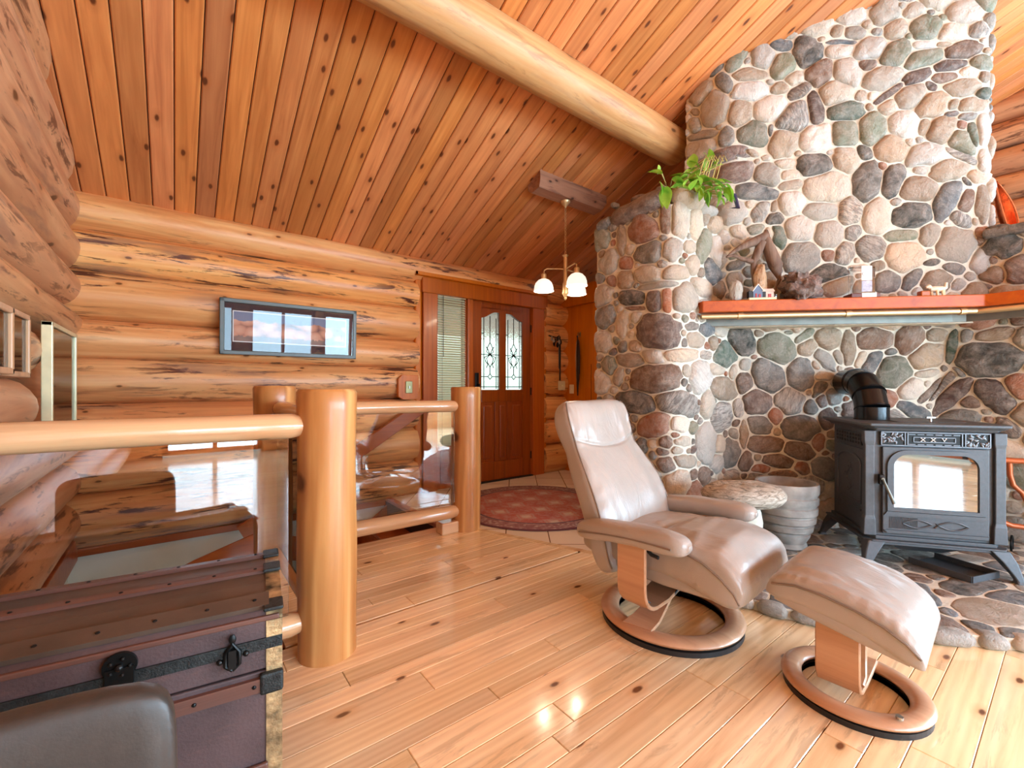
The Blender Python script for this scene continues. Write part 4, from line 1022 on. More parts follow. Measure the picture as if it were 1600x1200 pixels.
TA_DIAG = [(1101,516,24,21,-20,'L'),(1123,516,22,20,0,'C'),(1157,535,52,42,-40,'K'),(1129,556,44,29,70,'N'),(1185,522,18,13,0,'T'),(1212,545,66,46,-20,'g'),(1232,519,20,10,0,'g'),(1254,526,36,14,35,'g'),
(1293,530,40,34,0,'T'),(1259,544,34,26,20,'T'),(1199,587,62,46,-50,'G'),(1249,585,54,43,90,'G'),(1164,569,21,18,90,'H'),(1177,558,12,9,0,'R'),(1117,577,27,19,-15,'C'),(1143,582,26,14,80,'C'),(1127,607,38,37,0,'T'),
(1161,599,34,27,60,'B'),(1182,628,46,38,0,'P'),(1231,627,48,44,-20,'Q'),(1264,636,24,22,0,'G'),(1286,562,46,22,-45,'H'),(1273,570,16,15,0,'C'),(1323,545,56,24,85,'T'),(1309,558,26,15,-60,'C'),(1343,561,28,13,60,'C'),
(1361,566,44,23,60,'L'),(1364,531,60,33,0,'B'),(1391,550,20,12,10,'G'),(1417,533,48,40,45,'B'),(1394,583,56,50,30,'g'),(1286,588,32,15,0,'C'),(1279,607,32,19,60,'G'),(1420,608,42,34,20,'W'),(1461,524,34,23,10,'T'),
(1446,557,60,40,15,'T'),(1487,545,52,19,78,'N'),(1511,524,24,19,60,'G'),(1556,523,60,21,8,'T'),(1544,563,110,54,3,'D'),(1446,583,38,13,10,'C'),(1472,600,80,15,42,'S'),(1452,612,74,15,42,'S'),(1499,581,26,12,-35,'G'),
(1487,619,84,25,40,'b'),(1556,618,74,42,-35,'b'),(1590,603,42,38,-30,'R'),(1425,640,54,22,-20,'L'),(1500,652,64,22,0,'G'),(1574,668,42,26,-30,'S'),(1152,637,28,18,90,'Q'),(1211,649,28,24,80,'R'),(1186,664,40,28,-15,'G'),
(1248,668,58,38,-10,'G'),(1146,679,22,18,-40,'H'),(1160,680,44,17,85,'T'),(1139,706,52,32,70,'G'),(1195,695,58,27,-5,'B'),(1246,704,48,27,-10,'B'),(1277,691,28,20,90,'R'),(1164,720,30,23,80,'B'),(1182,714,14,11,0,'T'),
(1186,732,28,13,0,'R'),(1216,719,48,21,-10,'B'),(1252,731,26,20,-30,'R'),(1225,741,42,13,0,'B'),(1117,723,28,20,80,'W'),(1300,620,30,24,0,'H'),(1330,640,34,28,0,'P'),(1292,655,26,30,0,'b'),(1283,625,20,22,0,'P')]
TA_RIGHT = [(1564,388,66,35,15,'K'),(1590,425,48,42,60,'B'),(1560,355,90,17,8,'D'),(1553,432,44,26,8,'T'),(1530,447,40,14,0,'B'),(1552,405,18,14,0,'B')]

ZA = lambda s: 2.30 if s < 1.30 else (1.60 if s < 2.72 else 2.09)
fa = Field(11); fa.trace(PA, TA_LEFT); fa.trace(PA, TA_DIAG, (0, 1.58)); fa.trace(PA, TA_RIGHT, (1.6, 2.2))
warm = ['T', 'C', 'B', 'R', 'G', 'P', 'T', 'H', 'Q', 'C', 'g']
fa.fill(0.0, PA.L, 0.0, 2.3, lambda a, b: 0.03 < b < ZA(a)-0.03 and 0.02 < a < PA.L-0.02, warm)
fb = Field(12); fb.trace(PB, TB, (1.52, 3.6))
fb.fill(0.0, PB.L, 1.5, 4.3, lambda a, b: 1.53 < b and b < cz(PB.at(a).y)+0.05, ['W', 'C', 'T', 'H', 'Q', 'C', 'W', 'g', 'G'])

fp = thing('stone_fireplace', 'tall corner fireplace and chimney faced in rounded river stones', 'fireplace', (3.3, 1.6, 0))
off = Vector((3.3, 1.6, 0))
def posA(a, b, d):
    p = PA.at(a, d); return (p.x-off.x, p.y-off.y, b)
def posB(a, b, d):
    p = PB.at(a, d); return (p.x-off.x, p.y-off.y, b)
mb = MB(); fa.mesh(mb, posA, limit=lambda a, b: b < ZA(a)+0.0 and b > 0.0)
mb.build('lower_stonework', M['stone'], fp, smooth=True, ang=75, color=True)
mb = MB(); fb.mesh(mb, posB, limit=lambda a, b: b > 1.515)
mb.build('chimney_stonework', M['stone'], fp, smooth=True, ang=75, color=True)
# mortar body behind the stones
def poly_from(path, s0, s1, back, inset=0.0):
    pts = [];  n = 60
    for i in range(n+1):
        p = path.at(s0+(s1-s0)*i/n, -inset); pts.append((p.x-off.x, p.y-off.y))
    return pts+[(x-off.x, y-off.y) for x, y in back]
mb = MB()
def msurf(path, s0, s1, z0, z1f, d=0.014):
    n = int((s1-s0)/0.03); rows = 60; vs = []; fs = []
    for i in range(n+1):
        a = s0+(s1-s0)*i/n; zt = z1f(a)
        for j in range(rows+1):
            z = z0+(zt-z0)*j/rows
            dd = d+0.007*noise.noise(Vector((a*9, z*9, 3)))+0.004*noise.noise(Vector((a*30, z*30, 3)))
            p = path.at(a, dd); vs.append((p.x-off.x, p.y-off.y, z))
    for i in range(n):
        for j in range(rows): q = i*(rows+1)+j; fs.append((q, q+1, q+rows+2, q+rows+1))
    mb.add(vs, fs)
msurf(PA, 0, 1.32, 0, lambda a: 2.27); msurf(PA, 1.30, 2.74, 0, lambda a: 1.60); msurf(PA, 2.72, PA.L, 0, lambda a: 2.05)
msurf(PB, 0, PB.L, 1.50, lambda a: cz(PB.at(a).y)+0.05)
mb.prism(poly_from(PA, 0, 1.31, [(3.30, 2.25)], 0.01), 0, 2.268)
mb.prism(poly_from(PA, 1.2, PA.L, [(6.3, -1.1), (6.3, 2.25), (3.2, 2.25)], 0.01), 0, 1.60)
mb.prism(poly_from(PA, 2.6, PA.L, [(6.3, -1.1), (6.3, 0.6)], 0.01), 1.55, 2.045)
mb.prism(poly_from(PB, 0, PB.L, [(4.4, 1.86)], 0.01), 1.502, 4.2)
mb.build('mortar', M['mortar'], fp, smooth=True, ang=60)
# cap slabs on both ledges
def cap(s0, s1, z0, z1, wd, ht, col, dd=-0.02):
    m1 = MB(); m1.col = srgb(*SC[col])+(BAND.get(col, 0.1),); rs = []; n = 16
    for i in range(n+1):
        f = i/n; e = max(0.05, 1-abs(2*f-1)**5)**0.5; q = s0+(s1-s0)*f; r = []
        for j in range(18):
            t = 2*pi*j/18; k = 1+0.12*noise.noise(Vector((f*4+s0*9, cos(t), sin(t))))
            p = PA.at(q, dd+wd*e*k*cos(t)); r.append((p.x-off.x, p.y-off.y, z0+(z1-z0)*f+ht*e*k*sin(t)))
        rs.append(r)
    m1.rings(rs); m1.build('ledge_slab', M['stone'], fp, smooth=True, ang=75, color=True)
cap(0.02, 0.16, 2.27, 2.29, 0.05, 0.04, 'L', 0.02); cap(0.12, 0.62, 2.285, 2.33, 0.10, 0.075, 'P'); cap(0.60, 0.90, 2.325, 2.33, 0.10, 0.07, 'C'); cap(0.86, 1.1, 2.30, 2.32, 0.08, 0.045, 'H')
m1 = MB(); m1.col = srgb(96, 92, 80)+(0.5,)
m1.box((4.5-off.x, -0.25-off.y, 2.075), (0.60, 1.30, 0.06)); o = m1.build('ledge_slab', M['stone'], fp, bevel=0.015, color=True)
# steel lintel below the chimney
m1 = MB(); dl = []
for sdd in [0.62+i*0.05 for i in range(0, 42)]:
    if sdd < PB.L: dl.append(sdd)
a0 = Vector((2.83, 1.60)); a1 = Vector((3.98, 0.45))
m1 = MB(); m1.ribbon([(2.93-off.x, 1.63-off.y, 1.52), (4.04-off.x, 0.52-off.y, 1.52), (4.08-off.x, 0.46-off.y, 1.52), (4.08-off.x, -0.6-off.y, 1.52)], (0, 0, 1), 0.05, 0.006)
m1.build('lintel', M['lintel'], fp)
# mantel shelf: front on the diagonal, then along the right wing
m1 = MB(); m1.prism([(2.80-off.x, 1.55-off.y), (3.98-off.x, 0.37-off.y), (3.98-off.x, -0.8-off.y), (4.30-off.x, -0.8-off.y), (4.30-off.x, 0.55-off.y), (3.22-off.x, 1.63-off.y), (2.86-off.x, 1.64-off.y)], 1.572, 1.648)
m1.build('mantel_shelf', M['mantel'], fp, bevel=0.006)
m1 = MB(); q = 0.012
m1.tube([(2.83-off.x, 1.575-off.y, 1.548), (4.0-off.x, 0.405-off.y, 1.550)], 0.018, 14); m1.tube([(4.0-off.x, 0.405-off.y, 1.548), (4.0-off.x, -0.8-off.y, 1.550)], 0.018, 14)
rod = m1.build('brass_rod', M['brass'], fp, smooth=True)
for t_ in (0.15, 0.55, 0.95):
    m1 = MB(); x, y = 2.83+1.17*t_, 1.575-1.17*t_; m1.tube([(x-off.x-0.012, y-off.y+0.012, 1.548), (x-off.x+0.012, y-off.y-0.012, 1.550)], 0.023, 14); m1.build('coupling', M['brass'], rod, smooth=True, ang=40)

# ------------------------------------------------------------------ hearth
HP = [(2.30, 1.75), (2.17, 1.40), (2.18, 1.10), (2.22, 0.863), (2.315, 0.654), (2.517, 0.377), (2.726, 0.144), (3.05, -0.25), (3.5, -0.7), (4.4, -1.0), (4.4, 0.62), (3.3, 1.75)]
def inside(x, y, poly=HP):
    c = False; j = len(poly)-1
    for i in range(len(poly)):
        if (poly[i][1] > y) != (poly[j][1] > y) and x < (poly[j][0]-poly[i][0])*(y-poly[i][1])/(poly[j][1]-poly[i][1])+poly[i][0]: c = not c
        j = i
    return c
hth = thing('stone_hearth', 'low hearth of dark slate and river stones set in pale mortar under the stove', 'hearth', (3.0, 0.7, 0))
fh_ = Field(21)
def fl(u, v, w, h, ang, col):
    c = on_floor(u, v, 0.05); e1 = on_floor(u+2*cos(radians(ang)), v-2*sin(radians(ang)), 0.05); e2 = on_floor(u+2*sin(radians(ang)), v+2*cos(radians(ang)), 0.05)
    fh_.add(c, ((e1[0]-c[0])*w/4, (e1[1]-c[1])*w/4), ((e2[0]-c[0])*h/4, (e2[1]-c[1])*h/4), col)
for q in [(1200,905,60,34,20,'L'),(1176,930,44,20,0,'B'),(1550,955,112,38,-8,'T'),(1520,915,90,26,-5,'D'),(1580,932,100,20,-10,'L'),(1440,925,60,26,-40,'L'),(1430,903,46,12,-10,'B'),(1465,890,90,14,-6,'G'),(1570,885,60,14,-8,'L'),
          (1275,856,36,14,-10,'L'),(1245,852,26,8,0,'G'),(1380,905,40,16,-20,'L'),(1330,862,60,10,0,'H'),(1510,872,60,10,-5,'H'),(1250,872,40,10,0,'L')]: fl(*q)
fh_.fill(2.1, 4.4, -1.0, 1.75, lambda a, b: inside(a, b) and inside(a-0.03, b) and inside(a, b-0.03), ['L', 'D', 'G', 'L', 'H', 'B', 'D'], radii=(0.13, 0.10, 0.075, 0.055, 0.04), tries=500)
mb = MB(); fh_.mesh(mb, lambda x, y, d: (x-3.0, y-0.7, 0.046+d*0.25), hmax=0.03, gap=0.012, limit=lambda a, b: inside(a, b))
mb.build('slab_stones', M['stone'], hth, smooth=True, ang=75, color=True)
# edge stones
mb = MB(); er = random.Random(4)
k = 1; L = 0
pts = [Vector(p) for p in HP[0:9]]
q = 0.0
tot = sum((pts[i+1]-pts[i]).length for i in range(len(pts)-1))
def along(q):
    for i in range(len(pts)-1):
        d = (pts[i+1]-pts[i]).length
        if q <= d: return pts[i].lerp(pts[i+1], q/d), (pts[i+1]-pts[i]).normalized()
        q -= d
    return pts[-1], (pts[-1]-pts[-2]).normalized()
while q < tot-0.05:
    L = er.uniform(0.09, 0.2); p, d = along(q+L/2); q += L+0.006
    n = Vector((d.y, -d.x))
    col = er.choice(['W', 'H', 'H', 'L', 'W', 'C']); mb.col = srgb(*SC[col])+(BAND.get(col, 0.1),)
    Mx = Matrix.Translation((p.x-3.0-n.x*0.015, p.y-0.7-n.y*0.015, 0.027)) @ Matrix.Rotation(atan2(d.y, d.x), 4, 'Z')
    rs = []; rg = 8
    for i in range(rg+1):
        a = -pi/2+pi*i/rg
        rs.append([(L/2*(abs(cos(t))**0.6)*(1 if cos(t) > 0 else -1)*cos(a)**0.5 if cos(a) > 1e-6 else 0, 0.045*(abs(sin(t))**0.6)*(1 if sin(t) > 0 else -1)*(cos(a)**0.5 if cos(a) > 1e-6 else 0), 0.030*sin(a)+0.003*noise.noise(Vector((t, q, a)))) for t in [2*pi*j/20 for j in range(20)]])
    mb.rings(rs, True, True, Mx)
mb.build('edge_stones', M['stone'], hth, smooth=True, ang=75, color=True)
mb = MB(); mb.prism([(x-3.0, y-0.7) for x, y in HP], 0.001, 0.048); mb.build('mortar', M['mortar'], hth)
# ------------------------------------------------------------------ pellet stove
HZ = 0.052                                     # top of the hearth
stv = thing('pellet_stove', 'charcoal cast iron stove with arched glass door and vine grille on the hearth', 'stove', (3.518, 0.649, HZ), radians(-54))
ms = M['stove']
def leg(sx, sy):
    m1 = MB(); x0, y0 = sx*0.285, sy*0.255; x1, y1 = sx*0.345, sy*0.315; rs = []
    for f, w in ((0, 0.055), (0.35, 0.042), (0.75, 0.026), (0.92, 0.022), (1.0, 0.032)):
        g = f**0.75; x, y, z = x0+(x1-x0)*g, y0+(y1-y0)*g, 0.155*(1-f)
        rs.append([(x+sx*(-w if a else w*0.5), y+sy*(-w if b else w*0.5), z) for a, b in ((1, 1), (0, 1), (0, 0), (1, 0))])
    m1.rings(rs); m1.build('leg', ms, stv, bevel=0.006)
for sx in (-1, 1):
    for sy in (-1, 1): leg(sx, sy)
def slab(m1, hw, hd, z0, z1, f=0.0):           # plate with clipped front corners
    m1.rings([[(-hw-e, hd, z), (hw+e, hd, z), (hw+e, -hd+0.04-e, z), (hw-0.03, -hd-e, z), (-hw+0.03, -hd-e, z), (-hw-e, -hd+0.04-e, z)] for z, e in ((z0, 0), (z1, f))])
m1 = MB(); slab(m1, 0.315, 0.275, 0.135, 0.150); slab(m1, 0.325, 0.285, 0.150, 0.160); slab(m1, 0.30, 0.262, 0.160, 0.180)
m1.build('base_plate', ms, stv, bevel=0.003)
m1 = MB(); m1.bx(-0.285, 0.285, -0.245, 0.255, 0.17, 0.775); m1.build('body', ms, stv, bevel=0.006)
m1 = MB(); slab(m1, 0.30, 0.265, 0.772, 0.788, 0.012); slab(m1, 0.318, 0.283, 0.788, 0.800, 0.015); slab(m1, 0.338, 0.300, 0.800, 0.816)
m1.build('top_plate', ms, stv, bevel=0.004)
m1 = MB(); m1.bx(-0.12, 0.20, -0.16, 0.12, 0.816, 0.820); m1.build('hopper_lid', ms, stv, bevel=0.002)
m1 = MB(); m1.cyl((0.04, -0.15, 0.82), (0.04, -0.15, 0.842), 0.006, seg=10); m1.box((0.04, -0.15, 0.845), (0.04, 0.012, 0.008)); m1.build('lid_knob', M['nickel'], stv)
for s in (-1, 1):                               # fluted corner posts
    m1 = MB(); m1.rings([[(s*0.292+dx*w, -0.248+dy*w, z) for dx, dy in ((-0.03, 0.02), (0.018, 0.02), (0.018, -0.016), (-0.03, -0.016))] for z, w in ((0.18, 1.25), (0.27, 1.15), (0.29, 0.95), (0.69, 0.95), (0.71, 1.1), (0.772, 1.15))])
    m1.build('corner_post', ms, stv, bevel=0.004)
# side panels with raised arch and grille slots
for s in (-1, 1):
    Mx = Matrix.Translation((s*0.287, 0.0, 0.0)) @ Matrix.Rotation(s*pi/2, 4, 'Z')
    m1 = MB(); m1.bx(-0.19, 0.19, -0.008, 0.004, 0.20, 0.655, Mx); m1.build('side_panel', ms, stv, bevel=0.004)
    m1 = MB()
    ar = [(-0.155, 0.33)]+[(-0.155+0.155*(1-cos(a)), 0.56+0.055*sin(a)) for a in [pi/2*i/6 for i in range(7)]]+[(0.155*sin(a), 0.56+0.055*cos(a)) for a in [pi/2*i/6 for i in range(1, 7)]]+[(0.155, 0.33)]
    m1.tube([(x, -0.010, z) for x, z in ar]+[(-0.155, -0.010, 0.33)], 0.006, 6, M=Mx); m1.tube([(-0.155, -0.010, 0.29), (0.155, -0.010, 0.29)], 0.006, 6, M=Mx)
    rr = random.Random(8)
    pts = [(0.03*sin(i*0.9), -0.012, 0.38+i*0.018) for i in range(10)]; m1.tube(pts, 0.0022, 5, M=Mx)
    for i in range(26):
        a = rr.uniform(0, 6.28); x, z = pts[i % 10][0]+rr.uniform(-0.05, 0.05), pts[i % 10][2]+rr.uniform(-0.02, 0.02)
        m1.ball((x, -0.010, z), (0.009, 0.003, 0.005), 8, 4, M=Mx)
    m1.build('panel_relief', ms, stv, smooth=True, ang=50)
    m1 = MB(); m1.bx(-0.17, 0.17, -0.012, -0.006, 0.675, 0.745, Mx); pl_ = m1.build('side_grille', M['black_iron'], stv)
    m1 = MB()
    for i in range(4): m1.bx(-0.17, 0.17, -0.018, -0.012, 0.675+i*0.0215, 0.680+i*0.0215, Mx)
    for i in range(10): m1.bx(-0.17+i*0.0367, -0.164+i*0.0367, -0.018, -0.012, 0.675, 0.745, Mx)
    m1.build('grille_bars', ms, pl_)
# upper grille band with numerals
FY = -0.250
m1 = MB(); m1.bx(-0.245, 0.245, FY-0.008, FY, 0.690, 0.768); band = m1.build('grille_band', M['black_iron'], stv)
lt = plain('pale_raised_iron', (0.16, 0.17, 0.19), 0.4, 0.6)  # paler iron for the raised grille frame and leaves
m1 = MB()
for z in (0.690, 0.764): m1.bx(-0.245, 0.245, FY-0.014, FY-0.006, z, z+0.005)
for x in (-0.245, -0.135, -0.005-0.118, 0.120, 0.134, 0.240): m1.bx(x, x+0.005, FY-0.014, FY-0.006, 0.690, 0.768)
for z in (0.712, 0.738): m1.bx(-0.095, 0.095, FY-0.013, FY-0.008, z, z+0.004)
for x in (-0.095, 0.091): m1.bx(x, x+0.004, FY-0.013, FY-0.008, 0.712, 0.742)
for i in range(6):
    for z in (0.698, 0.753): m1.bx(-0.115+i*0.040, -0.085+i*0.040, FY-0.012, FY-0.008, z, z+0.004)
m1.build('grille_frame', lt, band)
m1 = MB(); rr = random.Random(2)
for s in (-1, 1):
    for i in range(30):
        x, z = s*(0.190+rr.uniform(-0.048, 0.048)), 0.729+rr.uniform(-0.030, 0.030)
        Mx = Matrix.Translation((x, FY-0.010, z)) @ Matrix.Rotation(rr.uniform(0, 3.14), 4, 'Y'); m1.ball((0, 0, 0), (0.013, 0.003, 0.0055), 8, 4, M=Mx)
m1.build('vine_leaves', lt, band, smooth=True)
m1 = MB()
def bar(x0, z0, x1, z1): m1.ribbon([(x0, FY-0.0145, z0), (x1, FY-0.0145, z1)], (0, 1, 0), 0.003, 0.0035)
for xc in (-0.052, -0.006):
    bar(xc-0.008, 0.720, xc+0.008, 0.736); bar(xc-0.008, 0.736, xc+0.008, 0.720)
    for z in (0.720, 0.736):
        bar(xc-0.011, z, xc-0.005, z); bar(xc+0.005, z, xc+0.011, z)
bar(0.035, 0.736, 0.043, 0.720); bar(0.051, 0.736, 0.043, 0.720); bar(0.032, 0.736, 0.038, 0.736); bar(0.048, 0.736, 0.054, 0.736)
m1.build('numerals', M['white'], band)
# door
def arch(w, z0, z1, r, n=8):
    pts = [(-w, z0), (w, z0), (w, z1-r)]
    pts += [(w-r+r*cos(a), z1-r+r*sin(a)) for a in [pi/2*i/n for i in range(1, n+1)]]
    pts += [(-w+r-r*sin(a), z1-r+r*cos(a)) for a in [pi/2*i/n for i in range(0, n)]]
    return pts+[(-w, z1-r)]
m1 = MB(); m1.bx(-0.238, 0.238, FY-0.014, FY, 0.195, 0.683); dr = m1.build('door', ms, stv, bevel=0.004)
m1 = MB(); o_, i_ = arch(0.222, 0.325, 0.668, 0.095), arch(0.186, 0.345, 0.645, 0.07)
n = len(o_); vs = []
for (x, z), (a, b) in zip(o_, i_): vs += [(x, FY-0.014, z), (x*0.99, FY-0.026, z), (a*1.02, FY-0.026, b), (a, FY-0.016, b)]
fs = []
for k in range(n):
    a = 4*k; b = 4*((k+1) % n); fs += [(a, b, b+1, a+1), (a+1, b+1, b+2, a+2), (a+2, b+2, b+3, a+3)]
m1.add(vs, fs); m1.build('door_frame', ms, dr, smooth=True, ang=30)
m1 = MB(); m1.prism(arch(0.187, 0.344, 0.646, 0.07), 0, 0.003, Matrix.Translation((0, FY-0.0145, 0)) @ Matrix.Rotation(pi/2, 4, 'X')); m1.build('glass', M['stoveglass'], dr)
m1 = MB()
m1.rings([[(x, y, z) for x, z in ((-0.235, 0.300), (0.235, 0.300), (0.22, 0.322), (-0.22, 0.322))] for y in (FY-0.012, FY-0.024)])
m1.rings([[(x, y, z) for x, z in ((-0.22, 0.202), (0.22, 0.202), (0.235, 0.218), (-0.235, 0.218))] for y in (FY-0.012, FY-0.024)])
for i in range(22): m1.bx(-0.205+i*0.006, -0.2025+i*0.006, FY-0.017, FY-0.013, 0.228, 0.292)
d0 = [(0, 0.245), (0.016, 0.26), (0, 0.275), (-0.016, 0.26), (0, 0.245)]
m1.tube([(x, FY-0.018, z) for x, z in d0], 0.005, 6)
for s in (-1, 1):
    for q in (1, -1): m1.tube([(s*(0.016+0.13*t), FY-0.018, 0.26+q*(0.002+0.020*sin(pi*t))) for t in [i/10 for i in range(11)]], 0.0045, 6)
m1.build('door_ornament', ms, dr, smooth=True, ang=30)
m1 = MB(); m1.box((-0.248, FY-0.025, 0.50), (0.026, 0.022, 0.055)); h = m1.build('door_latch', M['black_iron'], dr, bevel=0.003)
m1 = MB(); m1.tube([(-0.248, FY-0.042, 0.505), (-0.236, FY-0.055, 0.46), (-0.205, FY-0.060, 0.375)], [0.006, 0.007, 0.009], 10); m1.cyl((-0.248, FY-0.03, 0.505), (-0.248, FY-0.045, 0.505), 0.008, seg=10); m1.build('handle', M['lintel'], h, smooth=True)
m1 = MB(); m1.rings([[(-0.20, -0.22, 0.135), (0.20, -0.22, 0.135), (0.20, 0.15, 0.135), (-0.20, 0.15, 0.135)], [(-0.10, -0.14, 0.075), (0.10, -0.14, 0.075), (0.10, 0.1, 0.075), (-0.10, 0.1, 0.075)]]); m1.build('ash_hopper', ms, stv)
m1 = MB(); m1.bx(-0.12, 0.10, -0.30, -0.02, 0.012, 0.018); m1.bx(-0.12, 0.10, -0.305, -0.298, 0.012, 0.045); m1.bx(-0.125, -0.118, -0.30, -0.02, 0.012, 0.045); m1.bx(0.10, 0.107, -0.30, -0.02, 0.012, 0.045)
tag(m1.build('ash_tray', ms, loc=(3.518-0.03, 0.649-0.06, HZ-0.008), rot=(0, 0, radians(-20))), 'dark shallow metal tray lying on the hearth beneath the stove', 'tray')
m1 = MB(); m1.bx(-0.25, -0.06, 0.262, 0.30, 0.45, 0.66); m1.build('rear_fan_box', M['black_iron'], stv, bevel=0.004)
# flue: vertical collar, mitred elbow, horizontal run into the wall
lx = lambda x, y: (3.518+x*cos(radians(-54))-y*sin(radians(-54)), 0.649+x*sin(radians(-54))+y*cos(radians(-54)))
m1 = MB(); p0 = Vector((3.465, 0.806, 0)); wd = Vector((0.37, 0.26, 0)).normalized()
def fp_(d, z): q = p0+wd*d; return (q.x-3.465, q.y-0.806, z)
zt0 = HZ+0.818
flue = thing('stove_pipe', 'glossy black stovepipe with a segmented elbow curving into the stone wall', 'stove pipe', (3.465, 0.806, zt0))
R_ = 0.088
segs = [((0.0, 0.0), (0.0, 0.07)), ((0.0, 0.07), (0.035, 0.15)), ((0.035, 0.15), (0.115, 0.215)), ((0.115, 0.215), (0.20, 0.235)), ((0.20, 0.235), (0.36, 0.235))]
for i, (a, b) in enumerate(segs):
    A_, B_ = Vector(fp_(a[0], a[1])), Vector(fp_(b[0], b[1])); d = (B_-A_)
    m1 = MB(); m1.tube([A_-d*0.10*(i > 0), B_+d*0.10*(i < 4)], R_-0.0015*(i % 2), 32)
    for q in (A_, ): m1.tube([q-d.normalized()*0.004, q+d.normalized()*0.004], R_+0.003, 32)
    m1.build('pipe_section', M['black_pipe'], flue, smooth=True, ang=40)

# ------------------------------------------------------------------ clay pot, stone stool
m1 = MB(); m1.lathe([(0.0, 0.0), (0.105, 0.0), (0.115, 0.008), (0.112, 0.025), (0.105, 0.035), (0.128, 0.075), (0.132, 0.092), (0.124, 0.098), (0.124, 0.103), (0.145, 0.115), (0.150, 0.145), (0.142, 0.151), (0.142, 0.157), (0.160, 0.168), (0.164, 0.200), (0.155, 0.206), (0.155, 0.212), (0.170, 0.222), (0.172, 0.262), (0.163, 0.268), (0.163, 0.274), (0.175, 0.285), (0.177, 0.325), (0.168, 0.331), (0.169, 0.338), (0.178, 0.350), (0.180, 0.400), (0.175, 0.412), (0.160, 0.410), (0.150, 0.33), (0.12, 0.12), (0.0, 0.11)], 40)
po = thing('clay_pot', 'large ribbed grey clay pot standing on the hearth left of the stove', 'pot', (3.13, 1.165, HZ))
m1.build('vessel', M['clay'], po, smooth=True, ang=50)
m1 = MB(); m1.lathe([(0.0, 0.335), (0.15, 0.33), (0.15, 0.32), (0.0, 0.32)], 30); m1.build('soil', M['pot_inside'], po)
st = thing('stone_stool', 'stool of a rounded striped boulder slab on a pale stone pedestal, beside the recliner', 'stool', (2.62, 1.205, HZ))
m1 = MB(); rs = []
for i in range(13):
    a = -pi/2+pi*i/12; k = max(cos(a), 0.02)**0.55
    rs.append([(0.235*k*cos(t)*(1+0.06*noise.noise(Vector((cos(t), sin(t), 3)))), 0.175*k*sin(t)*(1+0.06*noise.noise(Vector((cos(t), sin(t), 8)))), 0.395+0.068*sin(a)+0.008*noise.noise(Vector((2*cos(t), 2*sin(t), a)))) for t in [2*pi*j/36 for j in range(36)]])
m1.rings(rs, M=Matrix.Rotation(radians(-38), 4, 'Z')); m1.build('seat_stone', M['gneiss'], st, smooth=True, ang=80)
m1 = MB(); m1.lathe([(0.0, 0.0), (0.11, 0.0), (0.115, 0.05), (0.095, 0.15), (0.10, 0.24), (0.09, 0.30), (0.075, 0.345), (0.0, 0.35)], 28, (0.01, 0, 0)); m1.build('pedestal', plain('pale_boulder', srgb(206, 204, 190), 0.75, 0, 0.1, 10, 0.4), st, smooth=True)

# ------------------------------------------------------------------ things on the mantel
MZ = 1.648
def on_mantel(u, back=0.10):
    dx, dy = ray(u); Z = (4.35+back)/(dx+dy); return (Z*dx, Z*dy)
# driftwood root
x, y = on_mantel(1185, 0.30)
dw = MB()
def P3(u, v, dd): d = ray(u); Z = (4.35+dd)/(d[0]+d[1]); return Vector((Z*d[0], Z*d[1], zof(v, Z)))
o0 = P3(1195, 464, 0.18); o0.z = MZ
def dtube(lst, rad, seg=10): dw.tube([P3(*q)-o0 for q in lst], rad, seg)
dtube([(1218, 438, 0.20), (1212, 415, 0.20), (1202, 390, 0.18), (1196, 372, 0.18), (1197, 360, 0.2)], [0.008, 0.045, 0.040, 0.030, 0.012], 12)
dtube([(1198, 368, 0.18), (1178, 378, 0.15), (1160, 385, 0.13), (1148, 392, 0.11), (1135, 402, 0.10)], [0.03, 0.032, 0.022, 0.014, 0.006])
dtube([(1190, 378, 0.16), (1184, 395, 0.15), (1178, 408, 0.14), (1176, 425, 0.13), (1182, 464, 0.12)], [0.03, 0.028, 0.022, 0.014, 0.010])
dtube([(1180, 410, 0.14), (1160, 405, 0.11), (1146, 399, 0.10), (1135, 402, 0.09)], [0.018, 0.013, 0.010, 0.006])
dtube([(1218, 436, 0.20), (1212, 450, 0.18), (1208, 464, 0.15)], [0.014, 0.008, 0.008])
tag(dw.build('driftwood', M['drift'], smooth=True, loc=tuple(o0)), 'brown forked driftwood root leaning on the chimney at the left of the mantel', 'driftwood')
def rock(name, u, v, w, h, dd, col, label, seed, rough=0.25, band=0.4, rest=True):
    c = P3(u, v, dd); k = (4.35+dd)/(ray(u)[0]+ray(u)[1])/FPX; m1 = MB(); m1.col = srgb(*col)+(band,); rs = []
    if rest: c.z = MZ+h*k/2-0.004
    for i in range(25):
        a = -pi/2+pi*i/24; kk = max(cos(a), 0.02)
        rs.append([tuple(Vector((w*k/2*kk**0.7*cos(t), w*k/2*0.7*kk**0.7*sin(t), h*k/2*sin(a)))*(1+rough*noise.noise(Vector((cos(t)*1.5*kk+seed, sin(t)*1.5*kk, sin(a)*1.5)))+rough*0.8*noise.noise(Vector((cos(t)*7*kk+seed, sin(t)*7*kk, sin(a)*6))))) for t in [2*pi*j/44 for j in range(44)]])
    m1.rings(rs); return tag(m1.build(name, M['stone'], smooth=True, ang=80, color=True, loc=tuple(c)), label, 'rock')
rock('tan_rock', 1188, 436, 24, 58, 0.10, (214, 168, 116), 'upright tan rock standing in front of the driftwood root', 3, 0.2, 0.1)
rock('crystal_rock', 1252, 449, 74, 42, 0.12, (132, 96, 84), 'rough reddish crystal-crusted rock in the middle left of the mantel', 9, 0.35, 0.9)
rock('grey_rock', 1150, 452, 26, 34, 0.08, (190, 188, 176), 'small pale grey rock at the left end of the mantel', 15, 0.15, 0.1)
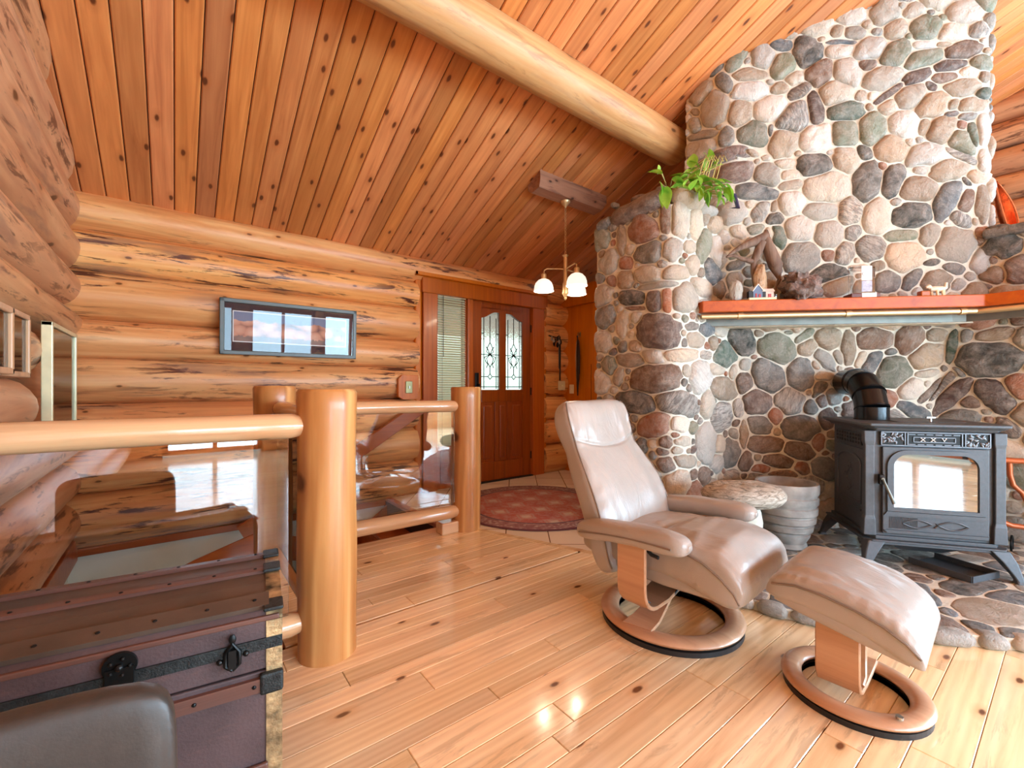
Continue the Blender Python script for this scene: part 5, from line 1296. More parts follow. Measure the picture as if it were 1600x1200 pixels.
# little winter cottage
x, y = on_mantel(1189, 0.05)
vc = thing('village_cottage', 'tiny painted winter cottage ornament on the left of the mantel', 'ornament', (x, y, MZ), radians(-45))
k = 0.0043
m1 = MB(); m1.bx(-20*k, 20*k, -0.03, 0.035, 0, 3.5*k); m1.build('base', M['cream'], vc, bevel=0.003)
blue = plain('slate_blue_paint', srgb(100, 120, 150), 0.5); rdp = plain('dull_red_paint', srgb(170, 60, 66), 0.5); pkp = plain('pale_pink_paint', srgb(220, 196, 184), 0.6)
m1 = MB(); m1.prism([(-13*k, 3.5*k), (1*k, 3.5*k), (1*k, 14*k), (-6*k, 23*k), (-13*k, 14*k)], -0.02, 0.02, Matrix.Rotation(pi/2, 4, 'X')); m1.build('front_gable', blue, vc)
m1 = MB(); m1.bx(-19*k, -13*k, -0.018, 0.02, 3.5*k, 14*k); m1.bx(1*k, 5*k, -0.022, 0.02, 3.5*k, 13*k); m1.build('side_bay', M['black'], vc)
m1 = MB(); m1.bx(5*k, 17*k, -0.016, 0.02, 3.5*k, 13*k); m1.build('wing', pkp, vc)
for a_ in ((-10, -7.5, -0.022, 10), (-5, -2, -0.022, 9), (9, 13, -0.019, 9)):
    m1 = MB(); m1.bx(a_[0]*k, a_[1]*k, a_[2], a_[2]+0.004, 3.5*k, a_[3]*k); m1.build('door', rdp, vc)
m1 = MB()
for s in (-1, 1): m1.ribbon([(-6*k, 0, 24.5*k), (-6*k+s*8*k, 0, 13.5*k)], (0, 1, 0), 0.05, 0.006)
m1.rings([[(x_, y_, z_) for y_, z_ in ((-0.026, 12.5*k), (0.026, 12.5*k), (0.0, 18*k))] for x_ in (0*k, 18*k)])
m1.build('snowy_roof', M['white'], vc, bevel=0.001)
x, y = on_mantel(1210, 0.05)
m1 = MB()
for i in range(9):
    a = i*2.4; b = 0.4+0.5*(i % 3)/2; m1.tube([(0, 0, 0.018), (0.022*cos(a)*sin(b), 0.022*sin(a)*sin(b), 0.018+0.028*cos(b))], [0.010, 0.001], 6)
m1.ball((0, 0, 0.018), 0.018, 10, 7)
tag(m1.build('crystal_cluster', glass('clear_crystal', (0.92, 0.93, 0.95), 1.2, 0.05, 0.15, 0.4), loc=(x, y, MZ)), 'small clear crystal cluster between the cottage and the reddish rock', 'crystal')
# acrylic trophy on a wooden base
x, y = on_mantel(1346, 0.09); kk = 0.0041
tr = thing('acrylic_trophy', 'clear acrylic block trophy with white label on a wooden base, centre of mantel', 'trophy', (x, y, MZ), radians(-45))
m1 = MB(); m1.bx(-21*kk, 21*kk, -0.045, 0.045, 0, 7*kk); m1.build('wood_base', plain('dark_red_wood', srgb(96, 40, 24), 0.35), tr, bevel=0.004)
m1 = MB(); m1.bx(-6*kk, 15*kk, -0.0465, -0.045, 0.5*kk, 7*kk); m1.build('base_plate', M['white'], tr)
m1 = MB(); m1.bx(-16*kk, 16*kk, -0.028, 0.028, 7*kk, 51*kk); m1.build('block', glass('acrylic', (0.90, 0.93, 0.95), 1.0, 0.0, 0.10), tr, bevel=0.004)
m1 = MB(); m1.bx(-4*kk, 11*kk, -0.030, -0.0285, 28*kk, 50.5*kk); lb = m1.build('label_plate', M['white'], tr)
m1 = MB(); m1.tube([(0.5*kk+3.5*kk*cos(a), -0.031, 38*kk+3.6*kk*sin(a)) for a in [radians(100+i*16) for i in range(10)]], 0.0012, 5); m1.build('emblem', plain('grey_ink', srgb(120, 124, 140), 0.5), lb)
m1 = MB(); m1.bx(-4*kk, 11*kk, -0.030, -0.0285, 10*kk, 27*kk); m1.build('grey_panel', plain('blue_grey_print', srgb(176, 178, 200), 0.4, 0, 0.2, 50), tr)
# skull-like carved ornament
x, y = on_mantel(1459, 0.06)
ao = thing('animal_figurine', 'small cream and brown animal figurine at the right of the mantel', 'figurine', (x, y, MZ), radians(-45))
k = 0.0039
m1 = MB(); m1.tube([(-6*k, 0, 12*k), (0, 0, 12.5*k), (12*k, 0, 12*k), (17*k, 0, 14*k), (18*k, 0, 22*k)], [0.012, 0.018, 0.018, 0.012, 0.008], 10)
m1.tube([(-4*k, 0, 13*k), (-8*k, 0, 17*k), (-12*k, 0, 15*k)], [0.012, 0.014, 0.008], 10); m1.build('body', plain('cream_carving', srgb(222, 214, 196), 0.5), ao, smooth=True)
for xx in (-2, 3, 11, 16):
    m1 = MB(); m1.tube([(xx*k, 0.008*(-1)**xx, 12*k), (xx*k+1*k, 0.01*(-1)**xx, 0)], [0.009, 0.006], 8); m1.build('leg', M['cream'], ao, smooth=True)
m1 = MB(); m1.bx(-22*k, -8*k, -0.02, 0.02, 0, 9*k); m1.build('stump', M['stairwood'], ao, bevel=0.006)

# ------------------------------------------------------------------ plant on the left ledge
pc = Vector((2.80, 1.80, 2.315))
pt = thing('potted_vine', 'trailing green houseplant on top of the left stone pillar', 'plant', tuple(pc))
m1 = MB(); m1.lathe([(0.0, 0.0), (0.055, 0.0), (0.075, 0.10), (0.078, 0.11), (0.07, 0.11), (0.06, 0.09), (0.0, 0.09)], 20); m1.build('pot', plain('brown_pot', srgb(90, 56, 40), 0.6), pt, smooth=True, ang=40)
lf = NT('vine_leaf'); lf.set(Base_Color=srgb(120, 190, 60), Roughness=0.4)
vv = lf.noise(lf.obj(), 14, 3); lf.l(lf.ramp(vv, [(0.35, srgb(70, 150, 30)), (0.65, srgb(170, 210, 80))]), lf.b.inputs['Base Color'])
tl = lf.n('BsdfTranslucent'); tl.inputs[0].default_value = (0.25, 0.6, 0.06, 1); mx = lf.n('MixShader'); mx.inputs[0].default_value = 0.3
lf.l(lf.b.outputs[0], mx.inputs[1]); lf.l(tl.outputs[0], mx.inputs[2]); lf.l(mx.outputs[0], lf.o.inputs[0])
m1 = MB(); m2 = MB(); rr = random.Random(17)
def leaf(p, d, L):
    d = Vector(d).normalized(); s = d.cross(Vector((rr.uniform(-.3, .3), rr.uniform(-.3, .3), 1))).normalized(); n = s.cross(d).normalized(); vs = []; N = 7
    for i in range(N):
        f = i/(N-1); w = L*0.36*sin(pi*min(1, f*0.92+0.06))**0.8*(1.15-0.5*f); bend = -0.35*L*f*f
        c = Vector(p)+d*L*f+n*bend
        vs += [tuple(c-s*w+n*w*0.25), tuple(c), tuple(c+s*w+n*w*0.25)]
    fs = []
    for i in range(N-1):
        a = 3*i; fs += [(a, a+1, a+4, a+3), (a+1, a+2, a+5, a+4)]
    m1.add(vs, fs)
def PL(u, v, Z): d = ray(u); return Vector((Z*d[0], Z*d[1], zof(v, Z)))-pc
LV = [(1029,258,2.62,(0.1,0,-.6),.05),(1034,272,2.60,(-.5,-.1,.2),.09),(1050,280,2.58,(.6,-.2,-.2),.09),(1040,292,2.55,(0,0,-1),.12),(1070,290,2.62,(-.7,0,.1),.09),(1066,272,2.75,(.3,0,.1),.06),(1082,262,2.8,(0,0,1),.11),(1082,285,2.75,(.2,0,.8),.11),
      (1075,275,2.75,(-.6,.1,-.1),.08),(1090,278,2.72,(.8,-.2,-.3),.11),(1108,280,2.72,(.8,-.2,-.3),.11),(1120,285,2.68,(.7,-.3,-.5),.11),(1134,288,2.66,(.6,-.2,-.9),.12),(1096,295,2.66,(0,0,-1),.07),(1112,292,2.66,(-.3,0,-.3),.09),(1122,300,2.64,(.2,0,-1),.10),
      (1100,262,2.8,(.3,.1,.9),.08),(1110,250,2.85,(.1,0,1),.07),(1117,262,2.85,(.6,0,.5),.06),(1092,285,2.7,(-.4,-.3,-.2),.09),(1105,300,2.64,(.3,-.2,-.8),.08),(1130,303,2.62,(.5,0,-.3),.06),(1060,292,2.55,(.8,-.1,0),.07)]
LV += [(u+rr.uniform(-12, 12), v+rr.uniform(-8, 8), Z+rr.uniform(-.05, .08), (d[0]+rr.uniform(-.8, .8), d[1]+rr.uniform(-.5, .3), d[2]+rr.uniform(-.6, .6)), L*rr.uniform(.6, .95)) for (u, v, Z, d, L) in LV[3:] for _ in range(2)]
for (u, v, Z, d, L) in LV:
    p = PL(u, v, Z+0.12); leaf(p, Vector((RT[0]*d[0]+FW[0]*d[1], RT[1]*d[0]+FW[1]*d[1], d[2])), L)
    m2.tube([(rr.uniform(-.03, .03), rr.uniform(-.03, .03), 0.10), tuple(p*0.5+Vector((0, 0, 0.08))), tuple(p)], 0.003, 6)
for u in (1104, 1112, 1120, 1098, 1126, 1108):
    a = PL(u-8, 285, 2.85); b = PL(u, 255, 2.9); c = PL(u+5, 243, 2.9); d = PL(u+10, 252, 2.88); m2.tube([a, b, c, d], 0.0035, 6)
m1.build('leaves', lf.mat, pt, smooth=True); m2.build('stems', plain('pale_vine_stem', srgb(190, 180, 110), 0.6), pt, smooth=True)
m1 = MB(); p = PL(1140, 313, 2.80)+pc
m1.tube([(-0.04, 0, 0.04), (0.03, 0, 0.03), (0.05, 0, -0.05), (0.0, 0, -0.05), (-0.03, 0, -0.02), (-0.04, 0, 0.04)], 0.014, 8)
tag(m1.build('navy_handle', plain('navy_plastic', srgb(40, 46, 84), 0.35), loc=(p.x, p.y, p.z), smooth=True, rot=(0, 0, radians(-45))), 'dark navy looped plastic handle half hidden by the trailing plant', 'handle')
# copper canoe on the right ledge
m1 = MB(); rs = []; cb = PL(1584, 352, 3.02)+pc; ct = PL(1555, 284, 3.02)+pc; cb.z = 2.112
Rv, Fv = Vector((RT[0], RT[1], 0)), Vector((FW[0], FW[1], 0))
for i in range(17):
    f = i/16; w = 0.062*sin(pi*(0.03+0.80*(1-f)))**0.8*(1 if f < 1 else 0.1); r = []
    c = (ct-cb)*f+Rv*0.02*sin(pi*f)
    for j in range(13):
        a = pi*j/12; r.append(tuple(c+Rv*w*cos(a)*0.8+Fv*w*1.1*sin(a)-Fv*0.01))
    rs.append(r)
m1.rings(rs, caps=False, close=False)
cn = m1.build('copper_vessel', M['copper'], smooth=True, loc=tuple(cb))
sm = cn.modifiers.new('solid', 'SOLIDIFY'); sm.thickness = 0.006
tag(cn, 'boat-shaped hammered copper vessel standing upright on the right stone ledge', 'vessel')
# copper-coloured log rack right of the stove
rk = thing('firewood_rack', 'curved copper-coloured rack standing on the hearth right of the stove', 'rack', (3.95, 0.12, HZ))
cop = plain('orange_painted_metal', srgb(196, 104, 60), 0.35, 0.3)
def RP(u, v, Z): d = ray(u); return (Z*d[0]-3.95, Z*d[1]-0.12, max(zof(v, Z)-HZ, 0.02))
for nm, lst, r in (('top_rail', [(1562, 718, 2.75), (1585, 720, 2.72), (1640, 722, 2.65)], 0.018), ('curved_stay', [(1577, 722, 2.74), (1578, 742, 2.74), (1583, 758, 2.73), (1597, 770, 2.72), (1608, 790, 2.7), (1604, 825, 2.7)], 0.014),
                   ('lower_rail', [(1560, 805, 2.9), (1600, 802, 2.88), (1640, 800, 2.86)], 0.014), ('foot_rail', [(1562, 814, 2.7), (1580, 821, 2.68), (1602, 824, 2.66), (1640, 822, 2.62)], 0.016)):
    m1 = MB(); m1.tube([RP(*q) for q in lst], r, 10); m1.build(nm, cop, rk, smooth=True)
m1 = MB(); m1.torus((0, 0, 0), 0.05, 0.006, 24, 8, Matrix.Translation(RP(1581, 850, 2.75)) @ Matrix.Rotation(pi/2, 4, 'X')); m1.build('foot_scroll', M['black_iron'], rk, smooth=True)
m1 = MB(); a = Vector(RP(1590, 700, 2.95)); m1.box((a.x+0.05, a.y-0.05, 0.22), (0.5, 0.03, 0.40), rz=radians(-20)); m1.build('back_screen', M['fridge'], rk)
# ------------------------------------------------------------------ leather recliner
def pillow_loft(m1, secs, seg=40, pw=0.45, M=None):
    """secs: list of (centre, half-width vector, half-thickness vector); super-elliptic sections"""
    rs = []
    for c, a, b in secs:
        c, a, b = Vector(c), Vector(a), Vector(b); r = []
        for j in range(seg):
            t = 2*pi*j/seg; ct, st_ = cos(t), sin(t)
            r.append(tuple(c+a*(abs(ct)**pw*(1 if ct > 0 else -1))+b*(abs(st_)**pw*(1 if st_ > 0 else -1))))
        rs.append(r)
    m1.rings(rs, M=M)
def resamp(rows, n):
    out = []; m = len(rows)-1; k = len(rows[0])
    for i in range(n+1):
        x = m*i/n; j = min(int(x), m-1); t = x-j
        p0, p1, p2, p3 = rows[max(j-1, 0)], rows[j], rows[j+1], rows[min(j+2, m)]
        out.append(tuple(0.5*(2*p1[q]+(p2[q]-p0[q])*t+(2*p0[q]-5*p1[q]+4*p2[q]-p3[q])*t*t+(3*p1[q]-p0[q]-3*p2[q]+p3[q])*t**3) for q in range(k)))
    return out
def wrinkle(mb, amp, fr, seed):
    out = []
    for (x, y, z) in mb.v:
        d = amp*noise.noise(Vector((x*fr+seed, y*fr*2.2, z*fr*1.3)))
        out.append((x+d*0.6, y+d*0.3, z+d))
    mb.v = out
rc = thing('leather_recliner', 'taupe leather swivel recliner on a bentwood ring base, facing the stove', 'armchair', (1.823, 1.167, 0), radians(-86))
lea = M['leather']; pip = plain('leather_piping', srgb(128, 112, 100), 0.5)
# ring base
m1 = MB(); m1.torus((0, 0, 0.040), 0.272, 0.042, 64, 14, rz=0.020); m1.build('ring_base', M['beech'], rc, smooth=True)
m1 = MB(); m1.lathe([(0.235, 0.0), (0.308, 0.0), (0.308, 0.020), (0.235, 0.020)], 64, caps=False); m1.build('base_rim', M['black'], rc)
# crossing bentwood strips rising to the pivot
m1 = MB(); m1.ribbon([(0.0, -0.275, 0.055), (0, -0.2, 0.066), (0.0, -0.12, 0.10), (0, -0.05, 0.145), (0, 0.0, 0.158), (0, 0.06, 0.14), (0, 0.14, 0.09), (0.0, 0.21, 0.070), (0, 0.275, 0.058)], (1, 0.15, 0), [0.13, 0.12, 0.10, 0.09, 0.09, 0.09, 0.10, 0.12, 0.13], 0.014)
m1.build('base_strip', M['beech'], rc, smooth=True, ang=30)
m1 = MB(); m1.cyl((0, 0, 0.15), (0, 0, 0.25), 0.035, seg=20); m1.build('pivot', M['black'], rc, smooth=True, ang=40)
m1 = MB(); m1.box((0.02, 0, 0.225), (0.22, 0.24, 0.045)); m1.box((0.03, 0, 0.26), (0.10, 0.46, 0.02)); mech = m1.build('mechanism', M['black_iron'], rc, bevel=0.006)
for s in (-1, 1):
    y0 = s*0.315
    m1 = MB(); pts = [(0.0, y0, 0.425), (0.0, y0, 0.34), (0.0, y0, 0.24)]
    pts += [(0.0, s*(0.315-0.10*(1-cos(a))), 0.24-0.10*sin(a)) for a in [pi/2*i/6 for i in range(1, 7)]]+[(0.0, s*0.12, 0.142), (0.0, s*0.03, 0.165)]
    m1.ribbon(pts, (1, 0, 0), [0.135]*5+[0.13]*6, 0.016); m1.build('side_frame', M['beech'], rc, smooth=True, ang=30)
    m1 = MB(); secs = []
    for f in [0.5-0.5*cos(pi*i/26) for i in range(27)]:
        x = -0.27+0.53*f; e = max(0.06, 1-abs(2*f-1)**9)**0.5
        z = 0.425+0.015*sin(pi*f)+0.045*f
        secs.append(((x, s*0.325, z), (0, 0.062*e*(0.9+0.1*sin(pi*f)), 0), (0, 0, 0.043*e)))
    pillow_loft(m1, secs, 28, 0.7); wrinkle(m1, 0.005, 9, 3+s); m1.build('armrest', lea, rc, smooth=True, ang=80)
    m1 = MB(); m1.tube([(-0.26+0.51*f, s*0.387*(1), 0.422+0.015*sin(pi*f)+0.045*f) for f in [i/14 for i in range(1, 14)]], 0.0035, 6); m1.build('piping', pip, rc, smooth=True)
    # upholstered side of the arm meeting the back
    m1 = MB(); pillow_loft(m1, [((-0.31, s*0.27, 0.33+0.0), (0.02, 0, 0), (0, 0, 0.11)), ((-0.31, s*0.305, 0.33), (0.025, 0, 0), (0, 0, 0.10))], 16, 0.6)
# seat cushion: sections along x
m1 = MB(); secs = []
prof = [(-0.33, 0.350, 0.02, 0.80), (-0.31, 0.350, 0.060, 0.92), (-0.22, 0.350, 0.068, 1.0), (-0.10, 0.352, 0.072, 1.0), (0.0, 0.360, 0.076, 1.0), (0.08, 0.366, 0.080, 1.0), (0.16, 0.370, 0.088, 1.01), (0.24, 0.366, 0.096, 1.02), (0.30, 0.354, 0.100, 1.02), (0.35, 0.336, 0.094, 1.01), (0.385, 0.318, 0.074, 0.98), (0.405, 0.304, 0.044, 0.94), (0.410, 0.298, 0.015, 0.88)]
for x, z, t, w in resamp(prof, 64): t = max(t, 0.006); secs.append(((x, 0, z), (0, 0.262*w, 0), (0.25*t*(1 if x > 0.25 else 0), 0, t)))
pillow_loft(m1, secs, 120, 0.42)
out = []
for (x, y, z) in m1.v:
    if z > 0.36:
        cr = 0.05+0.5*y*y+0.02*sin(y*14)
        z += -0.016*math.exp(-((x-cr)/0.010)**2)*max(0, 1-(abs(y)/0.24)**3)+0.010*noise.noise(Vector((x*11, y*7, 2)))+0.009*noise.noise(Vector((x*9, y*34, 7)))*math.exp(-((x-0.02)/0.10)**2)+0.005*noise.noise(Vector((x*26, y*12, 4)))
        z += 0.006*noise.noise(Vector((x*8, y*60, 1)))*math.exp(-((abs(y)-0.25)/0.03)**2)
        z += 0.02*(1-(y/0.27)**2) 
    out.append((x, y, z))
m1.v = out; m1.build('seat', lea, rc, smooth=True, ang=80)
for s in (-1, 1):
    m1 = MB(); m1.tube([(-0.25, s*0.266, 0.40), (-0.05, s*0.266, 0.405), (0.10, s*0.266, 0.420), (0.20, s*0.268, 0.425), (0.28, s*0.27, 0.405), (0.34, s*0.268, 0.370), (0.385, s*0.258, 0.325), (0.40, s*0.246, 0.285)], 0.0035, 6); m1.build('piping', pip, rc, smooth=True)
m1 = MB(); secs = [((-0.25, 0, 0.30), (0, 0.24, 0), (0, 0, 0.045)), ((0.10, 0, 0.290), (0, 0.25, 0), (0, 0, 0.045)), ((0.31, 0, 0.285), (0, 0.24, 0), (0, 0, 0.03))]
pillow_loft(m1, secs, 36, 0.35); m1.build('seat_underside', lea, rc, smooth=True, ang=60)
m1 = MB(); m1.bx(0.09, 0.17, -0.05, 0.05, 0.205, 0.27); m1.build('underseat_flap', lea, rc, bevel=0.006)
# backrest: sections up the lean
B0, B1 = Vector((-0.19, 0, 0.34)), Vector((-0.445, 0, 0.93)); ax = (B1-B0).normalized(); nrm = Vector((ax.z, 0, -ax.x)); m1 = MB(); secs = []; Lb = (B1-B0).length
bp = [(-0.12, 0.19, 0.02), (-0.10, 0.225, 0.050), (-0.03, 0.245, 0.066), (0.08, 0.250, 0.074), (0.20, 0.248, 0.076), (0.31, 0.238, 0.074), (0.40, 0.222, 0.068), (0.455, 0.212, 0.062), (0.50, 0.210, 0.068), (0.56, 0.214, 0.076), (0.62, 0.216, 0.078), (0.665, 0.210, 0.070), (0.695, 0.196, 0.050), (0.71, 0.175, 0.02)]
for d, w, t in resamp(bp, 90):
    t = max(t, 0.008); c = B0+ax*d+nrm*(0.02*sin(d*9)-0.03*(d > 0.5)*0); w *= 1.2; secs.append((tuple(c), (0, w, 0), tuple(nrm*t)))
pillow_loft(m1, secs, 120, 0.45)
out = []
for (x, y, z) in m1.v:
    p = Vector((x, y, z))-B0; d = p.dot(ax); q = p.dot(nrm)
    if q > 0.02:
        dc = d-0.45-0.035*(y/0.2)**2
        dd = 0.010*noise.noise(Vector((d*5, y*12, 1)))-0.013*math.exp(-(dc/0.007)**2)*(1-0.5*abs(y)/0.26)
        dd += 0.010*noise.noise(Vector((d*6, y*48, 5)))*(math.exp(-((dc-0.05)/0.05)**2)+math.exp(-((d-0.64)/0.05)**2))
        dd += -0.008*math.exp(-((y-0.01)/0.016)**2)*math.exp(-((dc+0.10)/0.10)**2)+0.006*noise.noise(Vector((d*22, y*14, 3)))*math.exp(-((abs(y)-0.24)/0.05)**2)
        p2 = Vector((x, y, z))+nrm*dd; out.append(tuple(p2))
    else: out.append((x, y, z))
m1.v = out; m1.build('backrest', lea, rc, smooth=True, ang=80)
for s in (-1, 1):
    m1 = MB(); pts = []
    for d, w, t in resamp(bp, 50)[4:-4]: pts.append(tuple(B0+ax*d+nrm*(0.02*sin(d*9)+t*0.66)+Vector((0, s*(w*1.2*0.972), 0))))
    m1.tube(pts, 0.0035, 6); m1.build('piping', pip, rc, smooth=True)
m1 = MB(); m1.tube([(0.02, -0.30, 0.36), (-0.01, -0.28, 0.20), (0.03, -0.2, 0.135), (0.06, -0.08, 0.15), (0.08, 0.0, 0.21)], 0.005, 8); m1.build('cable', M['black'], rc, smooth=True)
m1 = MB(); m1.tube([(0.06, -0.29, 0.40), (0.09, -0.31, 0.395), (0.12, -0.31, 0.392)], 0.008, 8); m1.build('recline_lever', M['black'], rc, smooth=True)

# ------------------------------------------------------------------ ottoman
ot = thing('leather_ottoman', 'taupe leather footstool with a tilted cushion on a bentwood ring base', 'footstool', (1.880, 0.490, 0), radians(-86))
m1 = MB(); m1.torus((0, 0, 0.034), 0.182, 0.033, 56, 14, rz=0.017); m1.build('ring_base', M['beech'], ot, smooth=True)
m1 = MB(); m1.lathe([(0.152, 0.0), (0.208, 0.0), (0.208, 0.018), (0.152, 0.018)], 56, caps=False); m1.build('base_rim', M['black'], ot)
m1 = MB(); pts = [(-0.02, 0.05, 0.315), (-0.02, -0.02, 0.325), (-0.02, -0.07, 0.315), (-0.02, -0.105, 0.285), (-0.02, -0.115, 0.23), (-0.02, -0.115, 0.16), (-0.02, -0.112, 0.10), (-0.02, -0.098, 0.068), (-0.02, -0.07, 0.052), (-0.02, 0.0, 0.046), (-0.02, 0.09, 0.050), (-0.02, 0.175, 0.055)]
m1.ribbon(pts, (1, 0, 0), 0.125, 0.014); m1.build('leg_strip', M['beech'], ot, smooth=True, ang=30)
m1 = MB(); m1.ribbon([(-0.01, -0.04, 0.060), (-0.01, 0.0, 0.070), (-0.01, 0.03, 0.11), (-0.01, 0.045, 0.18), (-0.01, 0.055, 0.26), (-0.01, 0.06, 0.31)], (1, 0, 0), [0.10, 0.10, 0.09, 0.085, 0.085, 0.085], 0.014); m1.build('leg_strip', M['beech'], ot, smooth=True, ang=30)
m1 = MB(); m1.cyl((0.14, -0.13, 0.054), (0.14, -0.13, 0.062), 0.010, seg=12); m1.build('bolt', M['nickel'], ot)
To = Matrix.Translation((0.005, 0.0, 0.352)) @ Matrix.Scale(0.9, 4) @ Matrix.Rotation(radians(10), 4, 'Y') @ Matrix.Rotation(radians(0), 4, 'X')
m1 = MB(); secs = []
for x, z, t, w in resamp([(-0.235, -0.035, 0.012, 0.93), (-0.228, -0.022, 0.035, 0.97), (-0.20, -0.008, 0.056, 1.0), (-0.14, 0.006, 0.064, 1.0), (-0.06, 0.014, 0.068, 1.0), (0.04, 0.012, 0.068, 1.0), (0.12, 0.0, 0.066, 1.0), (0.18, -0.018, 0.058, 1.0), (0.222, -0.040, 0.036, 0.97), (0.236, -0.055, 0.012, 0.92)], 60):
    t = max(t, 0.008); secs.append(((x, 0, z), (0, 0.245*w, 0), (0, 0, t)))
pillow_loft(m1, secs, 120, 0.42)
out = []
for (x, y, z) in m1.v:
    if z > 0: z += 0.012*(1-(y/0.25)**2)+0.008*noise.noise(Vector((x*5, y*20, 4)))+0.004*noise.noise(Vector((x*12, y*44, 8)))+0.007*noise.noise(Vector((x*50, y*8, 3)))*math.exp(-((abs(y)-0.235)/0.03)**2)
    out.append((x, y, z))
m1.v = out; m1.v = [tuple(To @ Vector(p)) for p in m1.v]
m1.build('cushion', lea, ot, smooth=True, ang=80)
for s in (-1, 1):
    m1 = MB(); m1.tube([(x, s*0.2475*w, z+t*0.45) for x, z, t, w in [(-0.215, -0.015, 0.04, 1.0), (-0.14, 0.006, 0.060, 1.005), (-0.06, 0.014, 0.062, 1.005), (0.04, 0.012, 0.062, 1.005), (0.12, 0.0, 0.060, 1.005), (0.18, -0.018, 0.052, 1.0), (0.222, -0.040, 0.032, 0.97)]], 0.004, 6, M=To)
    m1.build('piping', pip, ot, smooth=True)
m1 = MB(); secs = [((-0.20, 0, -0.045), (0, 0.235, 0), (0, 0, 0.020)), ((-0.10, 0, -0.042), (0, 0.24, 0), (0, 0, 0.032)), ((0.08, 0, -0.046), (0, 0.24, 0), (0, 0, 0.032)), ((0.20, 0, -0.060), (0, 0.23, 0), (0, 0, 0.016))]
pillow_loft(m1, secs, 40, 0.35, M=To); m1.build('cushion_underside', lea, ot, smooth=True, ang=60)

# ------------------------------------------------------------------ steamer trunk
def canvas():
    m = NT('purple_brown_canvas'); v = m.obj(); n = m.noise(v, 6, 6, 0.6); w = m.noise(m.obj((1, 1, 1)), 160, 2); sc = m.noise(m.obj((3, 20, 20)), 5, 5)
    c = m.ramp(n, [(0.3, srgb(62, 46, 47)), (0.7, srgb(88, 68, 68))]); c = m.mix(m.math('MULTIPLY', m.ramp(sc, [(0.6, 0.0), (0.72, 1.0)]), 0.35), c, srgb(104, 74, 66))
    m.l(c, m.b.inputs['Base Color']); m.set(Roughness=0.6); m.bump(w, 0.3, 0.003); return m.mat
cv_ = canvas()
rust = plain('rusted_tin_strip', srgb(176, 150, 110), 0.45, 0.5, 0.45, 26, 0.5)
dark_top = plain('dark_brown_canvas', srgb(86, 68, 56), 0.55, 0, 0.15, 8, 0.2)
TL, TD = 0.72, 0.41
tk = thing('steamer_trunk', 'antique dark brown canvas trunk with wooden slats and iron hardware', 'trunk', (0, 0, 0), radians(-7.8))
ca, sa = cos(radians(-7.8)), sin(radians(-7.8))
# right end mid-depth at (0.240,1.45)
tk.location = (0.243-ca*TL/2, 1.447-sa*TL/2, 0)
hw, hd = TL/2, TD/2
def lid_z(y):                                   # gently stepped lid profile
    return 0.515+0.035*(1-((y-0.03)/0.24)**2)
m1 = MB(); m1.bx(-hw, hw, -hd, hd, 0.02, 0.36); m1.build('chest_body', cv_, tk, bevel=0.004)
m1 = MB(); ys = [-hd, -hd+0.004, -0.12, -0.04, 0.04, 0.12, hd-0.01, hd]
pr = [(-hd, 0.365)]+[(-hd, 0.490), (-hd+0.02, 0.510), (-0.06, 0.525), (0.06, 0.528), (hd-0.03, 0.518), (hd, 0.49)]+[(hd, 0.365)]
m1.rings([[(x, y, z) for y, z in pr] for x in (-hw, hw)]); lid = m1.build('lid', cv_, tk, bevel=0.003)
m1 = MB(); m1.rings([[(x, y, z) for y, z in [(-hd+0.022, 0.511), (-0.06, 0.5265), (0.06, 0.5295), (hd-0.03, 0.5195), (hd-0.03, 0.512), (-hd+0.022, 0.503)]] for x in (-hw+0.002, hw-0.002)]); m1.build('lid_top', dark_top, tk)
def slat_(y, z, w, t, tilt, nm='slat', mat=M['slat']):
    m1 = MB(); m1.box((0, 0, 0), (TL-0.055, w, t)); m1.v = [tuple(Matrix.Translation((0, y, z)) @ Matrix.Rotation(tilt, 4, 'X') @ Vector(p)) for p in m1.v]
    m1.mi = 1
    for i in range(7):
        x = -hw+0.06+i*(TL-0.12)/6; c = Matrix.Translation((0, y, z)) @ Matrix.Rotation(tilt, 4, 'X')
        m1.ball((x, 0, t/2), (0.005, 0.005, 0.003), 8, 5, M=c)
    m1.build(nm, [mat, M['black_iron']], tk)
slat_(-hd+0.040, 0.519, 0.055, 0.012, radians(12), mat=dark_top); slat_(0.02, 0.532, 0.035, 0.012, radians(2)); slat_(hd-0.035, 0.524, 0.035, 0.012, radians(-6))
m1 = MB(); m1.bx(-hw+0.005, hw-0.005, -hd-0.004, -hd+0.006, 0.484, 0.497); m1.build('lid_edge', M['slat'], tk, bevel=0.003)
m1 = MB(); m1.bx(-hw+0.03, hw-0.03, -hd-0.012, -hd, 0.315, 0.348); m1.mi = 1
for i in range(6): m1.ball((-hw+0.06+i*(TL-0.12)/5, -hd-0.013, 0.332), (0.005, 0.003, 0.005), 8, 5)
m1.build('slat', [M['slat'], M['black_iron']], tk)
m1 = MB(); m1.bx(-hw+0.03, hw-0.03, -hd-0.012, -hd, 0.10, 0.135); m1.build('slat', M['slat'], tk, bevel=0.004)
irn = plain('dull_black_iron_band', (0.022, 0.026, 0.026), 0.5, 0.4, 0.3, 60, 0.5)
m1 = MB(); m1.bx(-hw-0.002, hw+0.002, -hd-0.005, -hd, 0.415, 0.443); m1.build('iron_band', irn, tk, bevel=0.001)
